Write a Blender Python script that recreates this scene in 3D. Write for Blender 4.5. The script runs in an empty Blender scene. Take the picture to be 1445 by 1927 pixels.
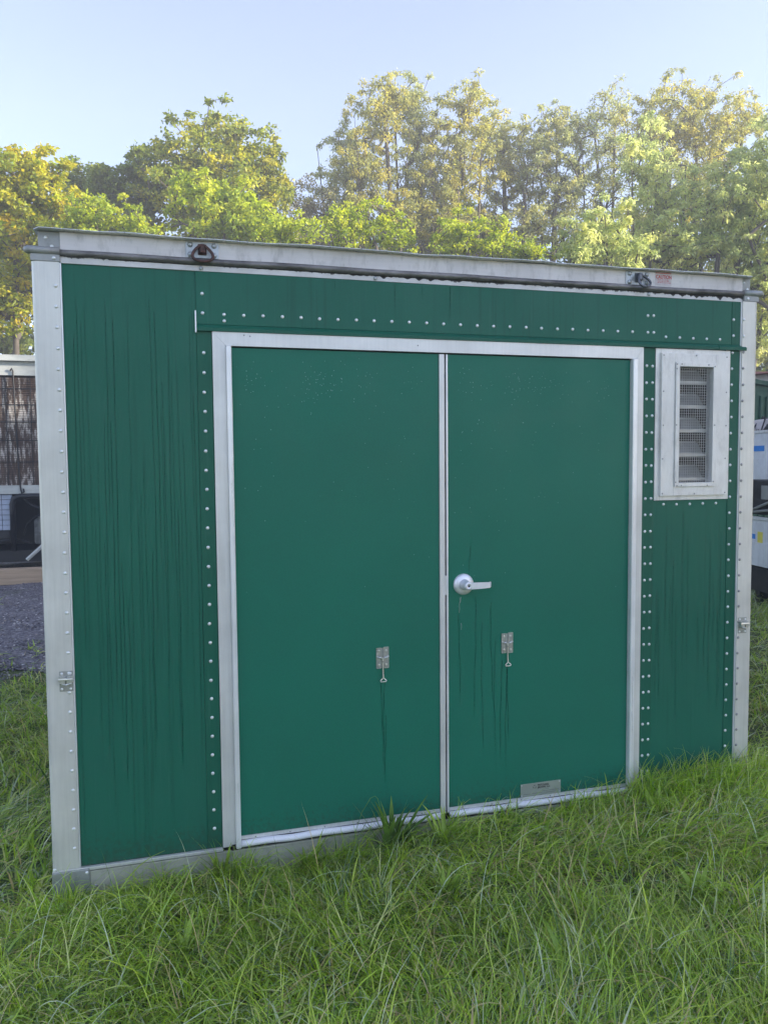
import bpy, bmesh, math, random
import numpy as np
from mathutils import Vector, Matrix, noise
R = math.radians
random.seed(7)
rng = np.random.default_rng(11)
scene = bpy.context.scene
C = scene.collection

# ------------------------------------------------------------------ camera
cam_d = bpy.data.cameras.new('camera')
cam = bpy.data.objects.new('camera', cam_d); C.objects.link(cam)
rt = Vector((0.96029932, -0.27884616, -0.00836888)); up = Vector((0.02544004, 0.05765835, 0.99801218)); fw = Vector((0.27780933, 0.95860332, -0.06246313))
cam.matrix_world = Matrix(((rt.x, up.x, -fw.x, -1.20883824), (rt.y, up.y, -fw.y, -3.29049576), (rt.z, up.z, -fw.z, 1.70591242), (0, 0, 0, 1)))
cam_d.sensor_fit = 'HORIZONTAL'; cam_d.sensor_width = 36.0; cam_d.lens = 36 * 1500 / 1445
cam_d.clip_start = 0.05; cam_d.clip_end = 2000
scene.camera = cam

# ------------------------------------------------------------------ sky, sun, exposure
SUN_EL, SUN_AZ = R(19), R(114)             # azimuth from +Y towards +X
world = bpy.data.worlds.new('World'); scene.world = world; world.use_nodes = True
wn = world.node_tree.nodes; wl = world.node_tree.links
for n in list(wn): wn.remove(n)
sky = wn.new('ShaderNodeTexSky'); sky.sky_type = 'NISHITA'; sky.sun_disc = False
sky.sun_elevation = SUN_EL; sky.sun_rotation = SUN_AZ; sky.altitude = 100; sky.air_density = 1.0; sky.dust_density = 0.3; sky.ozone_density = 4.0
bg = wn.new('ShaderNodeBackground'); bg.inputs['Strength'].default_value = 0.14
wo = wn.new('ShaderNodeOutputWorld')
hsv = wn.new('ShaderNodeHueSaturation'); hsv.inputs['Saturation'].default_value = .80
tint = wn.new('ShaderNodeMix'); tint.data_type = 'RGBA'; tint.blend_type = 'MULTIPLY'; tint.inputs[0].default_value = 1; tint.inputs[7].default_value = (1.10, .965, .955, 1)
wl.new(sky.outputs[0], hsv.inputs['Color']); wl.new(hsv.outputs[0], tint.inputs[6]); wl.new(tint.outputs[2], bg.inputs[0]); wl.new(bg.outputs[0], wo.inputs[0])
sun_d = bpy.data.lights.new('sun', 'SUN'); sun_d.energy = 4.6; sun_d.angle = R(0.5); sun_d.color = (1.0, 0.90, 0.76)
sun = bpy.data.objects.new('sun', sun_d); C.objects.link(sun)
sd = Vector((math.sin(SUN_AZ) * math.cos(SUN_EL), math.cos(SUN_AZ) * math.cos(SUN_EL), math.sin(SUN_EL)))
sun.rotation_euler = sd.to_track_quat('Z', 'Y').to_euler(); sun.location = sd * 60
vs = scene.view_settings
vs.view_transform = 'Standard'; vs.look = 'None'; vs.gamma = 1.0; vs.use_curve_mapping = False
vs.exposure = 1.6
scene.cycles.use_denoising = True
scene.cycles.max_bounces = 8; scene.cycles.transparent_max_bounces = 8
scene.cycles.volume_bounces = 0

# ------------------------------------------------------------------ materials
def new_mat(name):
    m = bpy.data.materials.new(name); m.use_nodes = True
    nt = m.node_tree; b = nt.nodes['Principled BSDF']
    return m, nt, b
def nd(nt, t, **kw):
    n = nt.nodes.new(t)
    for k, v in kw.items():
        if k in n.inputs: n.inputs[k].default_value = v
        else: setattr(n, k, v)
    return n
def tex_coord(nt, scale=(1, 1, 1)):
    tc = nt.nodes.new('ShaderNodeTexCoord'); mp = nt.nodes.new('ShaderNodeMapping')
    mp.inputs['Scale'].default_value = scale
    nt.links.new(tc.outputs['Object'], mp.inputs[0]); return mp.outputs[0]
def noise_n(nt, vec, scale, detail=4, rough=.5):
    n = nd(nt, 'ShaderNodeTexNoise', Scale=scale, Detail=detail, Roughness=rough)
    nt.links.new(vec, n.inputs['Vector']); return n.outputs['Fac']
def ramp(nt, fac, stops):
    r_ = nt.nodes.new('ShaderNodeValToRGB'); e = r_.color_ramp.elements
    while len(e) < len(stops): e.new(.5)
    for i, (p, c) in enumerate(stops):
        e[i].position = p; e[i].color = (c[0], c[1], c[2], 1) if len(c) == 3 else c
    nt.links.new(fac, r_.inputs[0]); return r_.outputs[0]
def mix(nt, fac, a, b, mode='MIX'):
    m = nt.nodes.new('ShaderNodeMix'); m.data_type = 'RGBA'; m.blend_type = mode
    for s, v in ((0, fac), (6, a), (7, b)):
        if hasattr(v, 'links'): nt.links.new(v, m.inputs[s])
        elif s == 0: m.inputs[0].default_value = v
        else: m.inputs[s].default_value = (v[0], v[1], v[2], 1)
    return m.outputs[2]
def bump(nt, b, h, strength=.2, dist=.002):
    n = nd(nt, 'ShaderNodeBump', Strength=strength, Distance=dist)
    nt.links.new(h, n.inputs['Height']); nt.links.new(n.outputs[0], b.inputs['Normal'])
def g3(v): return (v, v, v)

def simple(name, col, rough=.5, metal=0.0, var=.12, scale=8, stretch=(1, 1, 1), bmp=0.0, col2=None):
    m, nt, b = new_mat(name)
    v = tex_coord(nt, stretch); f = noise_n(nt, v, scale, 5, .6)
    c2 = col2 or tuple(x * (1 - var) for x in col)
    c1 = tuple(min(1, x * (1 + var)) for x in col)
    nt.links.new(ramp(nt, f, [(.3, c2), (.7, c1)]), b.inputs['Base Color'])
    b.inputs['Metallic'].default_value = metal
    rr = ramp(nt, noise_n(nt, v, scale * 2.3, 3), [(.3, g3(max(0, rough - .08))), (.7, g3(rough + .08))])
    nt.links.new(rr, b.inputs['Roughness'])
    if bmp: bump(nt, b, f, bmp)
    return m

# painted green sheet, smooth on the doors, fine vertical runs of wet dirt on the walls
def green_paint(name, runs, tone=(.013, .128, .088)):
    m, nt, b = new_mat(name)
    v = tex_coord(nt)
    f = noise_n(nt, v, 1.6, 4, .6)
    base = ramp(nt, f, [(.25, tuple(x * .9 for x in tone)), (.75, tuple(x * 1.08 for x in tone))])
    # fine mottle
    base = mix(nt, ramp(nt, noise_n(nt, v, 160, 2), [(.35, g3(0)), (.8, g3(.12))]), base, tuple(x * 1.8 for x in tone))
    if runs:
        vr = tex_coord(nt, (1, 1, .022)); fr = noise_n(nt, vr, 62, 2, .55)
        vr2 = tex_coord(nt, (1, 1, .35)); patch = noise_n(nt, vr2, 3.1, 2)
        fac = ramp(nt, fr, [(.56, g3(0)), (.66, g3(.28)), (.74, g3(.34))])
        pm = ramp(nt, patch, [(.36, g3(0)), (.6, g3(1))])
        fac = mix(nt, 1.0, fac, pm, 'MULTIPLY')
        base = mix(nt, fac, base, tuple(x * .5 for x in tone))
        fl = ramp(nt, noise_n(nt, tex_coord(nt, (1, 1, .03)), 110, 2), [(.62, g3(0)), (.75, g3(.14))])
        base = mix(nt, fl, base, (.08, .19, .15))
    # faint ragged brownish specks, thicker towards the bottom of the sheet
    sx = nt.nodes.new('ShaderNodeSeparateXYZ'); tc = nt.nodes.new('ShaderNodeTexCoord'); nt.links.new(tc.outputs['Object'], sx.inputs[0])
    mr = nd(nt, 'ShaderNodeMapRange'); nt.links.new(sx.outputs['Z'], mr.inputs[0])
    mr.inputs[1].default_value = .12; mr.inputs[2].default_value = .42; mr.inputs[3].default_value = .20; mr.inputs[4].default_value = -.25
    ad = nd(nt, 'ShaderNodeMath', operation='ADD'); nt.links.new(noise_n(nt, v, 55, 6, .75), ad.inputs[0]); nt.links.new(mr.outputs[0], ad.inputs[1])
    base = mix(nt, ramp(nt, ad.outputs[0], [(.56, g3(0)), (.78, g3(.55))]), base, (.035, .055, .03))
    # chalky scuffs
    sc = ramp(nt, noise_n(nt, tex_coord(nt, (1, 1, .6)), 7, 8, .8), [(.60, g3(0)), (.80, g3(.22))])
    base = mix(nt, sc, base, (.05, .19, .14))
    nt.links.new(base, b.inputs['Base Color'])
    b.inputs['Roughness'].default_value = .34
    rr = ramp(nt, noise_n(nt, v, 5, 4), [(.3, g3(.33)), (.7, g3(.46))]); nt.links.new(rr, b.inputs['Roughness'])
    b.inputs['Specular IOR Level'].default_value = .22
    bump(nt, b, noise_n(nt, tex_coord(nt), 1.3, 2), .12, .004)
    return m
M = {}
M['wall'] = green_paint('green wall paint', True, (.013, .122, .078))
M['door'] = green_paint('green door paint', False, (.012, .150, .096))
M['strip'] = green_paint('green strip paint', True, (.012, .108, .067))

def aluminium(name, col=(.72, .72, .74), rough=.42, metal=.55, streak=(6, 6, .25), dirt=0.0):
    m, nt, b = new_mat(name)
    v = tex_coord(nt, streak); f = noise_n(nt, v, 14, 5, .65)
    base = ramp(nt, f, [(.3, tuple(x * .88 for x in col)), (.7, col)])
    big = ramp(nt, noise_n(nt, tex_coord(nt), 3.2, 4, .6), [(.35, g3(.82)), (.65, g3(1))])
    base = mix(nt, 1.0, base, big, 'MULTIPLY')
    if dirt:
        d = ramp(nt, noise_n(nt, tex_coord(nt, (1, 1, .4)), 22, 6, .7), [(.5, g3(0)), (.75, g3(dirt))])
        base = mix(nt, d, base, (.10, .10, .075))
    nt.links.new(base, b.inputs['Base Color']); b.inputs['Metallic'].default_value = metal
    nt.links.new(ramp(nt, f, [(.3, g3(rough - .06)), (.7, g3(rough + .1))]), b.inputs['Roughness'])
    bump(nt, b, f, .08, .001)
    return m
M['alu'] = aluminium('brushed aluminium', (.75, .745, .70), .42, .35)
M['alu_h'] = aluminium('weathered aluminium rail', (.74, .71, .69), .5, .2, (.3, 6, 6), .45)
M['alu_frame'] = aluminium('anodised door frame', (.77, .765, .745), .36, .3, (5, 5, .2))
M['alu_bright'] = aluminium('bright aluminium edge', (.92, .92, .93), .3, .3, (5, 5, .2))
M['alu_vent'] = aluminium('vent sheet aluminium', (.83, .825, .80), .4, .25, (3, 3, .6), .3)
M['alu_base'] = aluminium('mossy base channel', (.56, .55, .46), .6, .15, (.4, 4, 4), .55)
M['galv'] = aluminium('dull galvanised casting', (.42, .43, .42), .55, .5, (2, 2, 2), .4)
M['plate_galv'] = aluminium('zinc plate', (.52, .55, .57), .45, .6, (3, 3, 3), .3)
M['rivet'] = simple('rivet aluminium', (.74, .76, .76), .34, .45, .1, 40)
M['rivet_dark'] = simple('tarnished rivet', (.28, .28, .28), .4, .6, .2, 40)
M['tube_white'] = simple('white door seal', (.86, .85, .88), .35, 0, .06, 12, (.3, 1, 1))
M['rust'] = simple('rusty ring iron', (.11, .045, .032), .55, .4, .35, 45, col2=(.035, .03, .03))
M['iron'] = simple('dark galvanised iron', (.13, .135, .15), .4, .7, .35, 45)
M['dark'] = simple('dark gap', (.012, .014, .014), .8)
M['sat_chrome'] = simple('satin chrome', (.74, .75, .80), .42, .55, .05, 30)
M['steel'] = simple('stainless latch steel', (.62, .62, .58), .33, .75, .12, 60)
M['plate_dull'] = simple('dull stamped plate', (.36, .37, .34), .45, .5, .2, 60)
M['mesh_wire'] = simple('galvanised wire', (.50, .51, .50), .45, .5, .1, 30)
M['blade'] = aluminium('vent blade metal', (.50, .50, .49), .38, .6, (.5, 4, 4), .2)
M['vent_in'] = simple('vent duct metal', (.035, .035, .037), .55, .4, .3, 9)
M['stain'] = simple('dirty water run', (.009, .102, .063), .25, 0, .2, 20)
M['stain_wall'] = simple('fine dark wall run', (.0105, .101, .064), .3, 0, .2, 20)
M['grime'] = simple('black grime', (.022, .02, .017), .75, 0, .4, 60)
M['black_paint'] = simple('black painted steel', (.02, .021, .024), .42, .1, .2, 15)
M['red_ink'] = simple('red print', (.50, .05, .035), .55, 0, .25, 200)
M['black_ink'] = simple('black print', (.035, .035, .035), .55, 0, .2, 200)
M['nameplate'] = aluminium('engraved nameplate', (.42, .46, .41), .48, .5, (.5, 3, 3), .1)
M['decal'] = simple('faded sticker', (.55, .50, .50), .5, 0, .08, 60)

# rail strip under the tube with black grime dripping from its top edge
def grime_strip():
    m, nt, b = new_mat('grimy white rail strip')
    v = tex_coord(nt, (1, 1, 1))
    f = noise_n(nt, tex_coord(nt, (1, 1, .25)), 30, 5, .7)
    base = ramp(nt, noise_n(nt, v, 12, 4), [(.3, (.55, .54, .52)), (.7, (.72, .71, .71))])
    sx = nt.nodes.new('ShaderNodeSeparateXYZ'); tc = nt.nodes.new('ShaderNodeTexCoord'); nt.links.new(tc.outputs['Object'], sx.inputs[0])
    mr = nd(nt, 'ShaderNodeMapRange'); nt.links.new(sx.outputs['Z'], mr.inputs[0])
    mr.inputs[1].default_value = 2.470; mr.inputs[2].default_value = 2.498; mr.inputs[3].default_value = -.42; mr.inputs[4].default_value = .30
    mx = nd(nt, 'ShaderNodeMapRange'); nt.links.new(sx.outputs['X'], mx.inputs[0])
    mx.inputs[1].default_value = -1.2; mx.inputs[2].default_value = 1.5; mx.inputs[3].default_value = -.05; mx.inputs[4].default_value = .16
    a = nd(nt, 'ShaderNodeMath', operation='ADD'); nt.links.new(f, a.inputs[0]); nt.links.new(mr.outputs[0], a.inputs[1])
    a2 = nd(nt, 'ShaderNodeMath', operation='ADD'); nt.links.new(a.outputs[0], a2.inputs[0]); nt.links.new(mx.outputs[0], a2.inputs[1])
    fac = ramp(nt, a2.outputs[0], [(.56, g3(0)), (.66, g3(.95))])
    nt.links.new(mix(nt, fac, base, (.02, .018, .015)), b.inputs['Base Color']); b.inputs['Roughness'].default_value = .5; b.inputs['Metallic'].default_value = .15
    return m
M['rail_strip'] = grime_strip()
def tube_mat():
    m, nt, b = new_mat('grimy rail tube')
    f = noise_n(nt, tex_coord(nt, (.4, 1, 1)), 20, 5, .7)
    nt.links.new(ramp(nt, f, [(.3, (.07, .065, .06)), (.5, (.19, .18, .175)), (.75, (.34, .32, .31))]), b.inputs['Base Color'])
    b.inputs['Metallic'].default_value = .3; b.inputs['Roughness'].default_value = .45
    return m
M['tube'] = tube_mat()

def attr_foliage(name, rough=.5, trans=.45, spec=.3, sat=1.0):
    m = bpy.data.materials.new(name); m.use_nodes = True; nt = m.node_tree
    for n in list(nt.nodes): nt.nodes.remove(n)
    at = nt.nodes.new('ShaderNodeAttribute'); at.attribute_name = 'col'
    p = nt.nodes.new('ShaderNodeBsdfPrincipled'); p.inputs['Roughness'].default_value = rough; p.inputs['Specular IOR Level'].default_value = spec
    t = nt.nodes.new('ShaderNodeBsdfTranslucent')
    ms = nt.nodes.new('ShaderNodeMixShader'); ms.inputs[0].default_value = trans
    o = nt.nodes.new('ShaderNodeOutputMaterial')
    hs = nd(nt, 'ShaderNodeHueSaturation', Saturation=1.08, Value=1.25)
    nt.links.new(at.outputs['Color'], p.inputs['Base Color']); nt.links.new(at.outputs['Color'], hs.inputs['Color']); nt.links.new(hs.outputs[0], t.inputs['Color'])
    nt.links.new(p.outputs[0], ms.inputs[1]); nt.links.new(t.outputs[0], ms.inputs[2]); nt.links.new(ms.outputs[0], o.inputs[0])
    return m
M['leaf'] = attr_foliage('tree leaf', .5, .5, .3, 1.0)
M['grass'] = attr_foliage('grass blade', .33, .38, .9)
M['bark'] = simple('grey brown bark', (.10, .085, .07), .9, 0, .3, 9, (1, 1, .3), .4)
M['weed'] = simple('broad weed leaf', (.25, .37, .035), .6, 0, .25, 14)
M['weed_dark'] = simple('dark weed leaf', (.13, .25, .03), .55, 0, .25, 14)

# ------------------------------------------------------------------ mesh helpers
def tag(o, label=None, cat=None, group=None, kind=None):
    if label: o['label'] = label
    if cat: o['category'] = cat
    if group: o['group'] = group
    if kind: o['kind'] = kind
    return o
def empty(name, loc, label, cat, group=None, rz=0):
    o = bpy.data.objects.new(name, None); C.objects.link(o); o.location = loc; o.rotation_euler.z = rz
    o.empty_display_size = .1
    return tag(o, label, cat, group)
def link_mesh(name, me, mat, parent=None, kind=None):
    if mat is not None and not me.materials: me.materials.append(mat)
    o = bpy.data.objects.new(name, me); C.objects.link(o)
    if parent is not None: o.parent = parent
    if kind: o['kind'] = kind
    return o
def from_bm(name, bm, mat, parent=None, smooth=False, kind=None):
    me = bpy.data.meshes.new(name); bm.normal_update(); bm.to_mesh(me); bm.free()
    if smooth:
        me.shade_smooth()
    return link_mesh(name, me, mat, parent, kind)
def bm_box(bm, x0, x1, y0, y1, z0, z1, bev=0.0):
    vs_ = [bm.verts.new(p) for p in ((x0,y0,z0),(x1,y0,z0),(x1,y1,z0),(x0,y1,z0),(x0,y0,z1),(x1,y0,z1),(x1,y1,z1),(x0,y1,z1))]
    fs = [bm.faces.new([vs_[i] for i in q]) for q in ((0,3,2,1),(4,5,6,7),(0,1,5,4),(1,2,6,5),(2,3,7,6),(3,0,4,7))]
    if bev:
        es = list({e for f in fs for e in f.edges})
        bmesh.ops.bevel(bm, geom=es, offset=bev, segments=2, affect='EDGES', profile=.6)
def box(name, x0, x1, y0, y1, z0, z1, mat, parent=None, bev=.0012, kind=None):
    bm = bmesh.new(); bm_box(bm, x0, x1, y0, y1, z0, z1, bev); return from_bm(name, bm, mat, parent, kind=kind)
def bm_prism(bm, pts, d0, d1, axis='y'):
    """polygon given in the other two axes, extruded along axis"""
    def P(a, b, d): return {'y': (a, d, b), 'x': (d, a, b), 'z': (a, b, d)}[axis]
    A = [bm.verts.new(P(a, b, d0)) for a, b in pts]; B = [bm.verts.new(P(a, b, d1)) for a, b in pts]
    n = len(pts)
    bm.faces.new(A); bm.faces.new(B[::-1])
    for i in range(n): bm.faces.new((A[i], B[i], B[(i+1) % n], A[(i+1) % n]))
def prism(name, pts, d0, d1, mat, parent=None, axis='y', bev=0, kind=None, smooth=False):
    bm = bmesh.new(); bm_prism(bm, pts, d0, d1, axis); bmesh.ops.recalc_face_normals(bm, faces=bm.faces)
    if bev: bmesh.ops.bevel(bm, geom=list(bm.edges), offset=bev, segments=1, affect='EDGES')
    return from_bm(name, bm, mat, parent, smooth, kind)
def bm_tube(bm, pts, r, n=10, closed=False, caps=True):
    pts = [Vector(p) for p in pts]; m = len(pts); rings = []
    rs = r if isinstance(r, (list, tuple)) else [r] * m
    prev = None
    for i, p in enumerate(pts):
        a = pts[(i-1) % m] if (closed or i > 0) else p; b = pts[(i+1) % m] if (closed or i < m-1) else p
        t = (b - a).normalized()
        if prev is None:
            prev = t.orthogonal().normalized()
        prev = (prev - t * prev.dot(t)).normalized(); q = t.cross(prev)
        rings.append([bm.verts.new(p + (prev * math.cos(2*math.pi*k/n) + q * math.sin(2*math.pi*k/n)) * rs[i]) for k in range(n)])
    for i in range(m if closed else m-1):
        A, B = rings[i], rings[(i+1) % m]
        for k in range(n): bm.faces.new((A[k], A[(k+1) % n], B[(k+1) % n], B[k]))
    if caps and not closed:
        bm.faces.new(rings[0][::-1]); bm.faces.new(rings[-1])
def tube(name, pts, r, mat, parent=None, n=10, closed=False, kind=None):
    bm = bmesh.new(); bm_tube(bm, pts, r, n, closed); return from_bm(name, bm, mat, parent, True, kind)
def bm_lathe_y(bm, prof, cx, cz, n=24):
    """profile (radius, y) turned about the y axis"""
    rings = []
    for (r_, y) in prof:
        if r_ < 1e-6: rings.append([bm.verts.new((cx, y, cz))])
        else: rings.append([bm.verts.new((cx + r_*math.cos(2*math.pi*k/n), y, cz + r_*math.sin(2*math.pi*k/n))) for k in range(n)])
    for A, B in zip(rings, rings[1:]):
        if len(A) == 1 and len(B) == 1: continue
        if len(A) == 1:
            for k in range(n): bm.faces.new((A[0], B[k], B[(k+1) % n]))
        elif len(B) == 1:
            for k in range(n): bm.faces.new((A[k], A[(k+1) % n], B[0]))
        else:
            for k in range(n): bm.faces.new((A[k], A[(k+1) % n], B[(k+1) % n], B[k]))
def lathe_y(name, prof, cx, cz, mat, parent=None, n=24):
    bm = bmesh.new(); bm_lathe_y(bm, prof, cx, cz, n); bmesh.ops.recalc_face_normals(bm, faces=bm.faces)
    return from_bm(name, bm, mat, parent, True)
_dome = {}
def dome_mesh(key, r, h, mat, n=10):
    if key not in _dome:
        bm = bmesh.new()
        bm_lathe_y(bm, [(r, 0), (r*.97, -h*.35), (r*.74, -h*.76), (r*.4, -h*.95), (0, -h)], 0, 0, n)
        bmesh.ops.recalc_face_normals(bm, faces=bm.faces)
        me = bpy.data.meshes.new(key); bm.to_mesh(me); bm.free(); me.shade_smooth(); me.materials.append(mat); _dome[key] = me
    return _dome[key]
def rivet(parent, x, y, z, key='rivet', r=.0072, h=.0042, mat=None, name='rivet'):
    o = bpy.data.objects.new(name, dome_mesh(key, r, h, mat or M['rivet'])); C.objects.link(o); o.parent = parent
    o.location = (x + random.uniform(-.0012, .0012), y, z + random.uniform(-.0012, .0012)); o.rotation_euler.y = random.uniform(0, 6.28)
    return o
def text_mesh(name, s, size, mat, parent, x, y, z, bold=0.0, sx=1.0):
    cu = bpy.data.curves.new(name, 'FONT'); cu.body = s; cu.size = size; cu.extrude = .0002; cu.offset = bold; cu.space_line = .95
    ob = bpy.data.objects.new(name + '_tmp', cu); C.objects.link(ob)
    dg = bpy.context.evaluated_depsgraph_get(); me = bpy.data.meshes.new_from_object(ob.evaluated_get(dg))
    C.objects.unlink(ob); bpy.data.objects.remove(ob)
    me.transform(Matrix.Rotation(math.pi/2, 4, 'X') @ Matrix.Diagonal((sx, 1, 1, 1)))
    me.transform(Matrix.Translation((x, y, z)))
    me.materials.clear()
    return link_mesh(name, me, mat, parent)

# numpy mesh with a per-vertex colour
def np_mesh(name, V, F, cols, mat, smooth=False):
    me = bpy.data.meshes.new(name)
    V = np.ascontiguousarray(V, dtype=np.float32); F = np.ascontiguousarray(F, dtype=np.int32)
    k = F.shape[1]
    me.vertices.add(len(V)); me.vertices.foreach_set('co', V.ravel())
    me.loops.add(F.size); me.loops.foreach_set('vertex_index', F.ravel())
    me.polygons.add(len(F)); me.polygons.foreach_set('loop_start', np.arange(0, F.size, k, dtype=np.int32))
    me.update(calc_edges=True)
    if cols is not None:
        at = me.attributes.new('col', 'FLOAT_COLOR', 'POINT')
        c4 = np.ones((len(V), 4), np.float32); c4[:, :3] = cols; at.data.foreach_set('color', c4.ravel())
    if smooth: me.shade_smooth()
    me.materials.append(mat)
    return me

# ------------------------------------------------------------------ ground
def gz(x, y):
    x = np.asarray(x, float); y = np.asarray(y, float)
    base = np.clip(.036 * (x + 1.6), -.08, .32) - .012
    return base + .018*np.sin(2.3*x + 1.1*y) * np.cos(1.7*y - .6*x) + .010*np.sin(5.1*x - 3.7*y + 1) + .006*np.sin(11*x + 7*y)
def bare(x, y):     # trampled / bare soil spots, 0..1
    s = 0
    for cx, cy, rx, ry in ((.40, -.62, .17, .09), (.62, -.68, .22, .08), (.10, -.58, .09, .07), (-.55, -.42, .07, .04), (.9, -1.0, .1, .05), (-.2, -1.1, .1, .05), (-.75, -.85, .09, .05)):
        s = s + np.exp(-(((x-cx)/rx)**2 + ((y-cy)/ry)**2))
    return np.clip(s, 0, 1)
def grid_axis(segs):
    out = []
    for a, b, n in segs: out += list(np.linspace(a, b, n, endpoint=False))
    return np.array(out + [segs[-1][1]])
gx = grid_axis([(-400, -40, 8), (-40, -8, 16), (-8, -3, 30), (-3, 3, 120), (3, 9, 36), (9, 60, 20), (60, 400, 8)])
gy = grid_axis([(-400, -40, 8), (-40, -6, 14), (-6, -2, 20), (-2, .4, 48), (.4, 6, 40), (6, 14, 24), (14, 60, 20), (60, 500, 8)])
GX, GY = np.meshgrid(gx, gy); GZ = gz(GX, GY)
V = np.stack([GX, GY, GZ], -1).reshape(-1, 3); nx, ny = len(gx), len(gy)
idx = np.arange(nx*ny).reshape(ny, nx)
F = np.stack([idx[:-1, :-1], idx[:-1, 1:], idx[1:, 1:], idx[1:, :-1]], -1).reshape(-1, 4)
def soil_mat():
    m, nt, b = new_mat('lawn soil')
    v = tex_coord(nt); f = noise_n(nt, v, 26, 8, .75); f2 = noise_n(nt, v, 1.1, 5, .6)
    soil = ramp(nt, f, [(.3, (.030, .022, .014)), (.5, (.075, .055, .032)), (.7, (.15, .115, .065))])
    grn = ramp(nt, f, [(.3, (.06, .10, .02)), (.7, (.14, .22, .05))])
    nt.links.new(mix(nt, ramp(nt, f2, [(.3, g3(.35)), (.6, g3(.75))]), soil, grn), b.inputs['Base Color']); b.inputs['Roughness'].default_value = .95
    bump(nt, b, f, .9, .02); return m
me = np_mesh('ground', V, F, None, soil_mat(), True)
tag(link_mesh('ground', me, None), kind='structure')

# gravel yard behind on the left
def gravel_mat():
    m, nt, b = new_mat('asphalt millings')
    v = tex_coord(nt)
    vo = nd(nt, 'ShaderNodeTexVoronoi', Scale=38.0); nt.links.new(v, vo.inputs['Vector'])
    c = ramp(nt, vo.outputs['Color'], [(.15, (.08, .074, .082)), (.55, (.17, .155, .17)), (.86, (.28, .26, .27)), (.95, (.55, .52, .49))])
    f2 = noise_n(nt, v, 1.4, 5, .6)
    c = mix(nt, ramp(nt, f2, [(.56, g3(0)), (.68, g3(.6))]), c, (.075, .10, .03))
    nt.links.new(c, b.inputs['Base Color']); b.inputs['Roughness'].default_value = .85
    bump(nt, b, vo.outputs['Distance'], .8, .015); return m
bx = grid_axis([(-12, -6, 12), (-6, 0, 40)]); by = grid_axis([(3.6, 16, 60)])
BX, BY = np.meshgrid(bx, by)
edge = 3.75 + .25*np.sin(BX*1.7) + .15*np.sin(BX*4.1)
BY2 = BY.copy(); BY2[0] = edge[0]; BY2[1] = np.maximum(BY[1], edge[0] + .1)
V = np.stack([BX, BY2, gz(BX, BY2) + .012], -1).reshape(-1, 3); nx, ny = len(bx), len(by); idx = np.arange(nx*ny).reshape(ny, nx)
F = np.stack([idx[:-1, :-1], idx[:-1, 1:], idx[1:, 1:], idx[1:, :-1]], -1).reshape(-1, 4)
tag(link_mesh('gravel_yard', np_mesh('gravel_yard', V, F, None, gravel_mat(), True), None), kind='structure')
# loose stones on it
n = 9000
px_ = rng.uniform(-4.2, -1.9, n); py_ = 3.7 + 6.2 * rng.random(n)**1.3; rr_ = rng.uniform(.006, .017, n)
base_ = np.array([(1,0,0),(-1,0,0),(0,1,0),(0,-1,0),(0,0,1),(0,0,-1)], float)
of = np.array([(0,2,4),(2,1,4),(1,3,4),(3,0,4),(2,0,5),(1,2,5),(3,1,5),(0,3,5)])
Vp = (base_[None] * (rr_[:, None, None] * rng.uniform(.6, 1.2, (n, 6, 1))) * np.array([1, 1, .6])) + np.stack([px_, py_, gz(px_, py_) + .014], -1)[:, None]
Fp = (of[None] + (np.arange(n)*6)[:, None, None]).reshape(-1, 3)
cp = np.array([(.15,.14,.155),(.22,.2,.22),(.10,.09,.10),(.6,.56,.53),(.3,.25,.21)])[rng.choice(5, n, p=[.38,.3,.2,.05,.07])] * rng.uniform(.8, 1.2, (n, 1))
mg, nt, b = new_mat('loose stone'); at = nt.nodes.new('ShaderNodeAttribute'); at.attribute_name = 'col'; nt.links.new(at.outputs['Color'], b.inputs['Base Color']); b.inputs['Roughness'].default_value = .85
tag(link_mesh('loose_gravel', np_mesh('loose_gravel', Vp.reshape(-1, 3), Fp, np.repeat(cp, 6, 0), mg), None),
    'dark grey and purplish loose gravel with pale chips on the yard', 'gravel', kind='stuff')

# ------------------------------------------------------------------ the green shelter
SH = empty('equipment_shelter', (0, 0, 0), 'dark green metal equipment shelter with aluminium trim and double doors', 'shelter')
# corner posts: rounded outer edge
def post(x_out, x_in, s):
    r_ = .018; pts = [(x_in, .10), (x_in, -.014)]
    for k in range(6):
        a = math.pi/2 * k/5
        pts.append((x_out - s*(r_ - r_*math.sin(a)) , -.014 + r_ - r_*math.cos(a)))
    pts.append((x_out, .10))
    bm = bmesh.new(); bm_prism(bm, pts, .112, 2.470, 'z'); bmesh.ops.recalc_face_normals(bm, faces=bm.faces)
    return from_bm('corner_post', bm, M['alu'], SH)
pl = post(-1.625, -1.526, -1); pr = post(1.651, 1.561, 1)
box('edge_bead', -1.5256, -1.520, -.011, .05, .112, 2.468, M['alu_bright'], SH, .001)
box('edge_bead', 1.5555, 1.5606, -.009, .05, .112, 2.468, M['alu_bright'], SH, .001)
ZR = [2.382 - .0781*k for k in range(29)]
for z in ZR: rivet(pl, -1.5405, -.014, z); rivet(pr, 1.5695, -.014, z, *(('rivet',) if z > 2.25 else ('rivet_dark', .0068, .0046, M['rivet_dark'])))
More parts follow.
